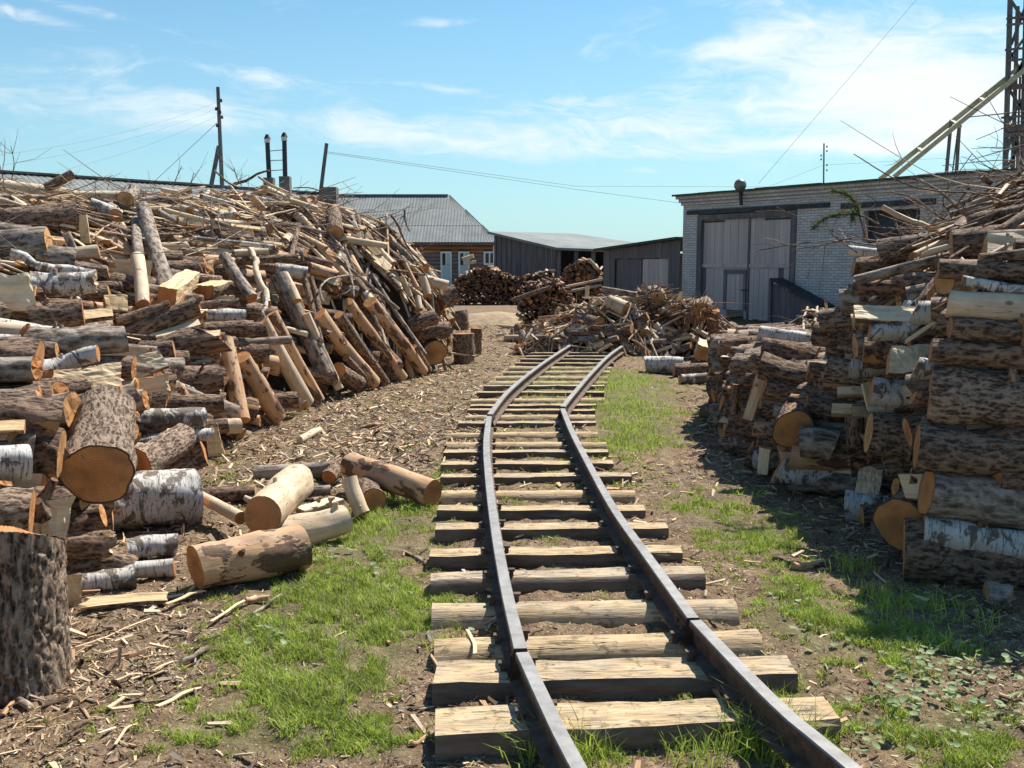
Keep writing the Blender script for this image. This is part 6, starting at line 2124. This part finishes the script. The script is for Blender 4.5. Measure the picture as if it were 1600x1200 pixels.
# brushwood: thin crooked twigs lying over and standing out of the heaps
def brush(name, hf, n, region, label, seed, smin):
    rs = np.random.default_rng(seed)
    mb = MB(); c = 0; tries = 0
    while c < n and tries < n * 15:
        tries += 1
        X = region[0] + (region[1] - region[0]) * rs.random(); Y = region[2] + (region[3] - region[2]) * rs.random()
        h = float(hf(np.array([X]), np.array([Y]))[0])
        if h < smin: continue
        a = rs.normal(.2, 1.1) + (math.pi if rs.random() < .5 else 0)
        L = .35 + .8 * rs.random()
        up = .04 + .26 * rs.random() ** 2
        d0 = np.array([math.cos(a), math.sin(a), up])
        d1 = d0 + rs.normal(0, .35, 3)
        p0 = np.array([0, 0, 0.]); p1_ = p0 + d0 * L * .5; p2_ = p1_ + d1 * L * .5
        pts = smooth_poly(np.array([p0, p1_ + rs.normal(0, .03, 3), p2_]), .12)
        r0 = .003 + .005 * rs.random()
        k = pick(rs, [('S', 5), ('G', 3), ('O', 1.5), ('P', .8)])
        base = np.array([X, Y, h - .05])
        mb.merge(tube(pts, np.linspace(r0, r0 * .4, len(pts)), 5, k, seed=c, rough=.1, caps=False), None, base)
        for _ in range(int(rs.random() * 4)):
            i = 1 + int(rs.random() * (len(pts) - 2))
            dd = d0 + rs.normal(0, .8, 3); dd /= np.linalg.norm(dd)
            q = pts[i]
            mb.merge(tube([q, q + dd * .09 + rs.normal(0, .01, 3), q + dd * (.14 + .14 * rs.random())], [r0 * .6, r0 * .45, r0 * .2], 4, k, caps=False), None, base)
        c += 1
    link(name, mb.mesh(name, SLOTS), None, None, None, label, 'brushwood', None, 'stuff')


brush('right_heap_brushwood', h_right, 420, (2.4, 8, 6, 13), 'thin crooked twigs covering the top of the right heap', 61, 1.6)
brush('left_heap_brushwood', h_left, 380, (-7.5, -1.2, 8, 17), 'thin crooked twigs over the upper slope of the left heap', 62, 1.7)
brush('middle_heap_brushwood', h_mid, 140, (-.5, 6.5, 15, 21), 'thin crooked twigs in the middle heap', 63, .15)


# root clump
def clump(name, px, py, Y, rad, n, label, seed, cols, squash=.8):
    c = at(px, py, Y)
    rs = np.random.default_rng(seed)
    mb = MB()
    g = tube([(0, -rad * .5, 0), (0, 0, 0), (0, rad * .6, 0)], [rad * .55, rad * .8, rad * .4], 12, 'R', rough=.2, seed=seed); mb.merge(g)
    for k in range(n):
        a = rs.normal(0, 1, 3); a /= np.linalg.norm(a); a[2] *= squash
        b = a + rs.normal(0, .5, 3); b /= np.linalg.norm(b)
        p0 = a * rad * .6; p1_ = a * rad * (.8 + .3 * rs.random()); p2_ = p1_ + b * rad * (.2 + .5 * rs.random())
        mb.merge(tube([p0, p1_, p2_], [rad * .05, rad * .035, rad * .012], 5, pick(rs, cols), seed=k))
    mn = c[2]
    link(name, mb.mesh(name, SLOTS), None, c, None, label, 'root')


clump('root_clump', 1024, 470, 18.0, .34, 150, 'dark upturned root clump on the middle heap before the shed', 5, [('R', 3), ('S', 2), ('O', .6)])
clump('brush_clump', 1090, 485, 17.0, .30, 110, 'brown brushwood clump right of the upturned roots', 6, [('S', 3), ('O', 2)], .6)


# distant firewood stacks: blobs made of many billets with their ends to the viewer
def stack(name, px0, px1, top_fn, base_py, Y, depth, label, seed, bil=.055):
    rs = np.random.default_rng(seed)
    mb = MB()
    a = at(px0, base_py, Y); b = at(px1, base_py, Y)
    z0 = 0.0
    x = a[0]; org = np.array([a[0], Y, 0])
    while x < b[0]:
        px = 800 + F * x / Y
        zt = at(px, top_fn(px), Y)[2]
        z = z0
        while z < zt:
            r = bil * (.7 + .6 * rs.random())
            k = pick(rs, [('S', 3), ('O', 1.2), ('R', 3), ('P', .15)])
            g = scaled(k, pick(rs, [(None, 1), ('half', 1), ('quarter', 1)]), int(rs.random() * 11), 0, depth * (.8 + .3 * rs.random()), r, 0, rs)
            dv = np.array([rs.normal(0, .18), 1, rs.normal(0, .10)]); dv /= np.linalg.norm(dv)
            if rs.random() < .85: g = (g[0], g[1], np.where((g[2] == 5) | (g[2] == 6), 8, g[2])) + g[3:]
            mb.merge(g, np.array(axis_matrix(dv, (rs.random() - .5, 0, rs.random() - .5))), (x - org[0] + rs.normal(0, .02), depth / 2 + rs.normal(0, .07), z + r))
            z += r * 1.5
        x += bil * 1.6
    link(name, mb.mesh(name, SLOTS), None, org, None, label, 'firewood stack', 'distant firewood stacks', 'stuff')


def s1(px):
    return np.interp(px, [712, 725, 745, 765, 780, 800, 820, 845, 862], [442, 431, 421, 421, 425, 435, 435, 428, 425])


def s2(px):
    return np.interp(px, [785, 800, 830, 860, 880, 897], [470, 460, 446, 438, 446, 470])


stack('firewood_stack', 712, 864, s1, 452, 38.0, .8, 'long brown firewood stack in front of the house and barn', 3, .062)
stack('firewood_stack', 815, 897, s2, 481, 25.0, .7, 'low reddish firewood stack beyond the chips, left of the middle heap', 4, .05)


def s3(px):
    return np.interp(px, [880, 895, 915, 930, 942], [428, 412, 408, 414, 430])


stack('firewood_stack', 880, 942, s3, 446, 36.0, .6, 'loose pale and brown wood heaped under the barn eave', 5, .07)
for i, (x1, y1, x2, y2, d, Y, lab) in enumerate([
    (884, 448, 942, 436, 4, 33, 'long pale pole lying below the heaped wood under the barn eave'), (890, 455, 940, 446, 4, 31, 'second long pale pole in front of the first one by the shed'),
    (722, 405, 740, 400, 6, 37.5, 'bright split log on top of the long brown stack'), (728, 412, 744, 409, 5, 37.4, 'second bright split log just under the topmost one'),
    (920, 405, 934, 420, 5, 35.5, 'pale limb sticking out of the heap under the barn eave'), (800, 470, 860, 449, 7, 24.6, 'long brown board resting on the low reddish stack')]):
    p1 = at(x1, y1, Y); p2 = at(x2, y2, Y)
    for p in (p1, p2): p[2] = max(p[2], .05)
    place_log(p1, p2, d / 2 / F * Y, 'P' if i != 5 else 'S', lab, 'distant loose wood', {'knots': 0, 'res': 1}, d)

# low mound of sawdust and earth in the far yard
mb = MB()
Xs, Ys = np.meshgrid(np.linspace(-1, 1, 40), np.linspace(-1, 1, 24))
Zs = np.maximum(0, (1 - Xs ** 2 - Ys ** 2)) * .30 + (fbm(Xs * 3, Ys * 3, 2, 4) - .5) * .08 - .03
V = np.stack([Xs * 1.6, Ys * 1.5, Zs], -1).reshape(-1, 3)
idx = np.arange(40 * 24).reshape(24, 40)
a, b, c, d = idx[:-1, :-1], idx[:-1, 1:], idx[1:, 1:], idx[1:, :-1]
mb.add(V, np.concatenate([np.stack([a, b, c], -1).reshape(-1, 3), np.stack([a, c, d], -1).reshape(-1, 3)]), 0, True)
simple_mat('sawdust', (0.22, 0.155, 0.095), (0.42, 0.32, 0.20), 5, .95, (1, 1, 1), .8, .03)
o = link('earth_mound', mb.mesh('earth_mound', ['sawdust']), None, (at(775, 470, 27) * [1, 1, 0] + [0, 0, -.01]), None, 'low mound of earth and sawdust beyond the chips', 'mound')

# ------------------------------------------------------------------ litter, grass, leaves
TRK = np.concatenate([r[1] for r in RAILS])


def chips(name, n, region, size, label, seed, mats, wfun, lift=0.0):
    rs = np.random.default_rng(seed)
    x0, x1, y0, y1 = region
    m = n * 9
    Y = np.exp(rs.random(m) * (math.log(y1) - math.log(y0)) * 1.0 + math.log(y0))
    X = (rs.random(m) * 2 - 1) * (.58 * Y + .25)
    w = wfun(X, Y)
    k = rs.random(m) < w
    X, Y = X[k][:n], Y[k][:n]
    n = len(X)
    L = size[0] * (.35 + 1.1 * rs.random(n) ** 2.2); Wd = L * (.07 + .26 * rs.random(n) ** 1.3); T = np.minimum(Wd * .35, .008)
    yaw = rs.random(n) * 6.28; tilt = rs.normal(0, .28, n); roll = rs.normal(0, .4, n)
    cx, sx = np.cos(yaw), np.sin(yaw)
    U = np.stack([cx * np.cos(tilt), sx * np.cos(tilt), np.sin(tilt)], -1)
    S_ = np.stack([-sx, cx, np.zeros(n)], -1)
    N = np.cross(U, S_)
    S2 = S_ * np.cos(roll)[:, None] + N * np.sin(roll)[:, None]; N2 = np.cross(U, S2)
    C = np.stack([X, Y, ground_z(X, Y) + T * .6 + np.abs(np.sin(tilt)) * L * .35 + lift], -1)
    V = []
    for a, b, c in ((-1, -.8, -1), (1, -.5, -1), (.85, .6, -1), (-.9, 1, -1), (-1, -.8, 1), (1, -.5, 1), (.85, .6, 1), (-.9, 1, 1)):
        V.append(C + U * (a * L / 2)[:, None] + S2 * (b * Wd / 2)[:, None] + N2 * (c * T / 2)[:, None])
    V = np.stack(V, 1).reshape(-1, 3)
    Fm = (np.tile(BOX_F[2:], (n, 1, 1)) + (np.arange(n) * 8)[:, None, None]).reshape(-1, 3)
    mi = np.repeat(rs.choice(len(mats), n, p=np.array([m_[1] for m_ in mats]) / sum(m_[1] for m_ in mats)), len(BOX_F) - 2)
    LCv = np.tile(np.array([[-1, -.8, -1], [1, -.5, -1], [.85, .6, -1], [-.9, 1, -1], [-1, -.8, 1], [1, -.5, 1], [.85, .6, 1], [-.9, 1, 1]]) * .01, (n, 1))
    pr = np.stack([np.repeat(rs.random(n), 8), np.full(n * 8, .5), np.zeros(n * 8)], -1)
    mb = MB(); mb.add(V, Fm, mi, None, LCv[:, [1, 2, 0]], pr)
    link(name, mb.mesh(name, [m_[0] for m_ in mats]), None, None, None, label, 'wood chips', None, 'stuff')


def track_dist(X, Y):
    cxl = np.interp(Y, TRKL[:, 1], TRKL[:, 0]); cxr = np.interp(Y, TRKR[:, 1], TRKR[:, 0])
    return cxl, cxr


TRKL = np.concatenate([RAILS[0][1], RAILS[1][1], RAILS[2][1]]); TRKR = np.concatenate([RAILS[3][1], RAILS[4][1], RAILS[5][1]])


def chip_w(X, Y):
    g = grass_density(X, Y) + (fbm(X, Y, 1.5, 9) - .5) * .6
    px, py = project(X, Y, 0)
    w = np.clip(.75 - g * .9, .04, 1)
    # bright litter field between left heap and track, and in the far yard
    w = w * (.30 + .85 * np.exp(-(((px - 580) / 260) ** 2 + ((py - 640) / 130) ** 2)) + .5 * np.exp(-(((px - 700) / 120) ** 2 + ((py - 520) / 50) ** 2)) + .35 * np.exp(-(((px - 250) / 230) ** 2 + ((py - 1040) / 110) ** 2)) + .25 * np.exp(-(((px - 1080) / 70) ** 2 + ((py - 640) / 70) ** 2)))
    inside = (X > np.interp(Y, TRKL[:, 1], TRKL[:, 0])) & (X < np.interp(Y, TRKR[:, 1], TRKR[:, 0]))
    w = np.where(inside & (Y < 17.5), w * .25, w)
    return np.clip(w, 0, 1)


CM = [('split_wood', 4.5), ('peeled_wood', 5), ('patchy_wood', 2.5), ('spruce_bark', 6), ('grey_bark', 2)]
chips('wood_chips_fine', 95000, (-4.2, 4.5, 2.9, 26), (.026,), 'fine pale and brown wood chips strewn over the ground', 71, CM, chip_w)
chips('wood_chips_coarse', 32000, (-4.2, 4.5, 2.9, 26), (.075,), 'larger splinters and bark flakes strewn over the ground', 72, [('split_wood', 6), ('peeled_wood', 7), ('patchy_wood', 3), ('spruce_bark', 4.5), ('grey_bark', 2)], lambda X, Y: chip_w(X, Y) ** 1.3 * np.interp(Y, [3, 5, 7.5], [.16, .32, 1]), .003)
chips('bark_crumbs', 30000, (-4.2, 4.8, 2.9, 14), (.020,), 'dark bark crumbs trodden into the soil', 73, [('spruce_bark', 5), ('rough_bark', 4), ('patchy_wood', 1)], lambda X, Y: np.clip(1.1 - grass_density(X, Y), .1, 1))

# individual larger splinters and sticks on the ground (traced)
SPL = [(245, 1105, 312, 1073, 9, 'W', 'broad white splinter lying on the dirt near the grass edge'), (205, 1062, 270, 1032, 5, 'P', 'pale stick on the dark chips right of the standing log'), (170, 1068, 226, 1052, 6, 'P', 'short bright stick beside the foot of the standing log'),
       (300, 1075, 378, 1047, 5, 'S', 'dark stick lying on the grass edge'), (282, 1035, 325, 1012, 9, 'G', 'grey splinter slab above the broad white splinter'), (118, 1012, 235, 965, 4, 'P', 'long thin dry stalk right of the standing log'),
       (260, 945, 318, 922, 8, 'W', 'yellow splinter by the end of the large stripped log'), (330, 972, 400, 930, 6, 'P', 'forked pale splinter below the large stripped log'), (384, 938, 420, 933, 10, 'O', 'small red-brown wood piece on the grass edge'),
       (575, 1072, 612, 1104, 7, 'P', 'curled yellow bark strip in the grass left of the sleepers'), (730, 985, 742, 1020, 6, 'P', 'bent pale strip lying on the third sleeper end'), (20, 1062, 45, 1080, 22, 'P', 'pale knob of wood at the foot of the standing log'),
       (-5, 1085, 48, 1105, 12, 'G', 'grey stick at the bottom left corner'), (395, 960, 440, 928, 5, 'G', 'short grey twig near the small red-brown piece'), (630, 862, 668, 885, 5, 'G', 'pale crooked twig left of the sixth sleeper'),
       (468, 688, 500, 672, 12, 'P', 'bright lump of wood among the chips'), (560, 669, 598, 664, 7, 'O', 'orange-brown sliver in the chip field'), (470, 715, 520, 705, 5, 'P', 'pale sliver above the loose logs'),
       (690, 722, 733, 722, 4, 'P', 'thin white stick lying beside the left rail'), (1240, 885, 1290, 878, 12, 'O', 'orange bark slab at the edge of the right shadow'), (1105, 560, 1125, 572, 4, 'W', 'small lath near the big red sawn end'),
       (180, 1165, 212, 1130, 5, 'P', 'splinter near the bottom left in the dark chips'), (500, 1000, 540, 985, 4, 'P', 'thin pale sliver in the left grass'), (930, 548, 962, 560, 3, 'W', 'slim lath across a far sleeper'),
       (800, 812, 822, 809, 6, 'W', 'tiny white chip between the rails'), (1340, 955, 1372, 962, 4, 'G', 'short grey twig on the grass right of the track'), (640, 1160, 665, 1150, 8, 'O', 'brown bark scrap beside the nearest sleeper'),
       (560, 640, 600, 632, 5, 'P', 'cream chip stick in the chip field'), (620, 700, 655, 694, 5, 'W', 'white chip stick left of the sleepers'), (100, 1150, 150, 1128, 5, 'S', 'dark twig in the bottom left dirt'), (1270, 1005, 1300, 992, 4, 'P', 'pale twig by the grass right of the joint')]
for i, (x1, y1, x2, y2, d, kind, lab) in enumerate(SPL):
    r = .01
    a = atz(x1, y1, .02); b = atz(x2, y2, .02)
    r = d / 2 / F * (a[1] + b[1]) / 2
    z = max(r * .8, .012)
    if 'third sleeper' in lab: z = SL_TOP + .01
    a = atz(x1, y1, z); b = atz(x2, y2, z)
    mb = log_mesh(float(np.linalg.norm(b - a)), r, kind, 500 + i, 'slab' if kind in 'WP' and d < 10 else None, 1, bend=.012, cut=.5, ragged=(.5, .5))
    link('splinter', mb.mesh('splinter', SLOTS), None, (a + b) / 2, axis_matrix(b - a, (0, 0, 1)), lab, 'wood splinter', 'splinters and sticks on the ground')


# grass
def grass(name, n, y0, y1, hgt, wid, seed, label, mat='grass_blade', wf=None, clumpy=.55):
    rs = np.random.default_rng(seed)
    m = n * 5
    Y = np.exp(rs.random(m) * (math.log(y1) - math.log(y0)) + math.log(y0))
    X = (rs.random(m) * 2 - 1) * .62 * Y + .1
    g = grass_density(X, Y) if wf is None else wf(X, Y)
    tex = fbm(X, Y, 3.0, 21, 4)
    tex2 = fbm(X, Y, 13.0, 23, 3)
    tex3 = fbm(X, Y, 1.1, 33, 2)
    p = np.clip((g - .54 + (tex - .5) * 2.6 + (tex2 - .5) * 4.2 + (tex3 - .5) * 2.0) * .8, 0, 1)
    k = rs.random(m) < p
    X, Y, g, tex = X[k][:n], Y[k][:n], g[k][:n], tex[k][:n]
    n = len(X)
    H = hgt * (.35 + .8 * rs.random(n) ** 1.5) * (.6 + .7 * np.clip(g, 0, 1.1))
    a = rs.random(n) * 6.28
    lean = np.stack([np.cos(a), np.sin(a)], -1) * (H * (.25 + .9 * rs.random(n)))[:, None]
    b = rs.random(n) * 6.28
    side = np.stack([np.cos(b), np.sin(b), np.zeros(n)], -1) * (wid * (.6 + .8 * rs.random(n)))[:, None]
    B = np.stack([X, Y, ground_z(X, Y) - .004], -1)
    Mi = B + np.concatenate([lean * .35, (H * .62)[:, None]], -1)
    T = B + np.concatenate([lean, (H * .95)[:, None]], -1)
    V = np.stack([B - side, B + side, Mi - side * .7, Mi + side * .7, T], 1).reshape(-1, 3)
    Fm = (np.array([[0, 1, 3], [0, 3, 2], [2, 3, 4]])[None] + (np.arange(n) * 5)[:, None, None]).reshape(-1, 3)
    mb = MB(); mb.add(V, Fm, 0, True)
    link(name, mb.mesh(name, [mat]), None, None, None, label, 'grass', None, 'stuff')


grass('grass_near', 110000, 2.9, 6.5, .031, .0021, 5, 'short patchy green grass on both sides of the near track')
grass('grass_far', 85000, 6.2, 22, .045, .0035, 6, 'short green grass strips beside the farther track')
grass('dry_grass', 26000, 2.9, 9, .04, .0016, 7, 'dry straw-coloured blades mixed through the grass', 'dry_grass')

TUFTS = [(910, 1195, 130, .13), (830, 1180, 90, .13), (1190, 1150, 220, .15), (1240, 1180, 180, .15), (1150, 1175, 110, .12), (1060, 1165, 60, .08), (1330, 890, 70, .10), (1365, 935, 60, .10), (1385, 945, 40, .09), (660, 790, 90, .09), (620, 775, 90, .08),
         (1460, 1010, 70, .08), (700, 1010, 60, .06), (745, 965, 60, .06), (590, 820, 60, .08), (1085, 1195, 70, .09), (1540, 985, 25, .16), (1470, 965, 12, .16), (1412, 975, 14, .14)]
rs = np.random.default_rng(77)
mb = MB()
for (px, py, n, hh) in TUFTS:
    c = atz(px, py, 0)
    for k in range(n):
        a = rs.random() * 6.28; q0 = c + [rs.normal(0, .055), rs.normal(0, .06), 0]
        h_ = hh * (.45 + .7 * rs.random()); ln = np.array([math.cos(a), math.sin(a), 0]) * h_ * (.2 + .8 * rs.random())
        b = rs.random() * 6.28; s = np.array([math.cos(b), math.sin(b), 0]) * .0026
        q1 = q0 + ln * .3 + [0, 0, h_ * .6]; q2 = q0 + ln * 1.1 + [0, 0, h_ * .95]
        mb.add([q0 - s, q0 + s, q1 - s * .8, q1 + s * .8, q2], [[0, 1, 3], [0, 3, 2], [2, 3, 4]], 0, True)
link('grass_tufts', mb.mesh('grass_tufts', ['grass_blade']), None, None, None, 'longer grass tufts beside the rails and sleepers', 'grass', None, 'stuff')

# round-leaved ground plants lower right
mb = MB()
for k in range(420):
    if k < 270:
        px, py = 1480 + rs.normal(0, 75), 1060 + rs.normal(0, 50)
    else:
        px, py = [(1240, 958), (1275, 1000), (600, 905), (1350, 1160), (520, 880), (700, 970), (1400, 1000), (420, 1000), (1540, 1130)][k % 9]
        px += rs.normal(0, 25); py += rs.normal(0, 14)
    if py > 1210 or py < 850: continue
    c = atz(px, py, 0); c[2] = .015 + .03 * rs.random()
    r = .007 + .011 * rs.random()
    nrm = np.array([rs.normal(0, .35), rs.normal(0, .35), 1]); nrm /= np.linalg.norm(nrm)
    ux = np.cross(nrm, [0, 1, 0]); ux /= np.linalg.norm(ux); uy = np.cross(nrm, ux)
    t = np.linspace(0, 2 * np.pi, 9)[:-1]
    rim = c + r * (np.cos(t)[:, None] * ux + np.sin(t)[:, None] * uy * .85) + nrm * .002
    V = np.concatenate([rim, [c - nrm * .003], [[c[0], c[1], -.01]], [[c[0] + .002, c[1], -.01]]])
    mb.add(V, [[j, (j + 1) % 8, 8] for j in range(8)] + [[8, 9, 10]], 0, True)
link('round_leaf_plants', mb.mesh('round_leaf_plants', ['leaf']), None, None, None, 'low round-leaved weeds at the edge of the right shadow', 'weeds', None, 'stuff')

print('OBJECTS', len(SC.objects), 'LOGS', LOG_N[0], 'TRIS', sum(len(o.data.polygons) for o in SC.objects if o.type == 'MESH'))
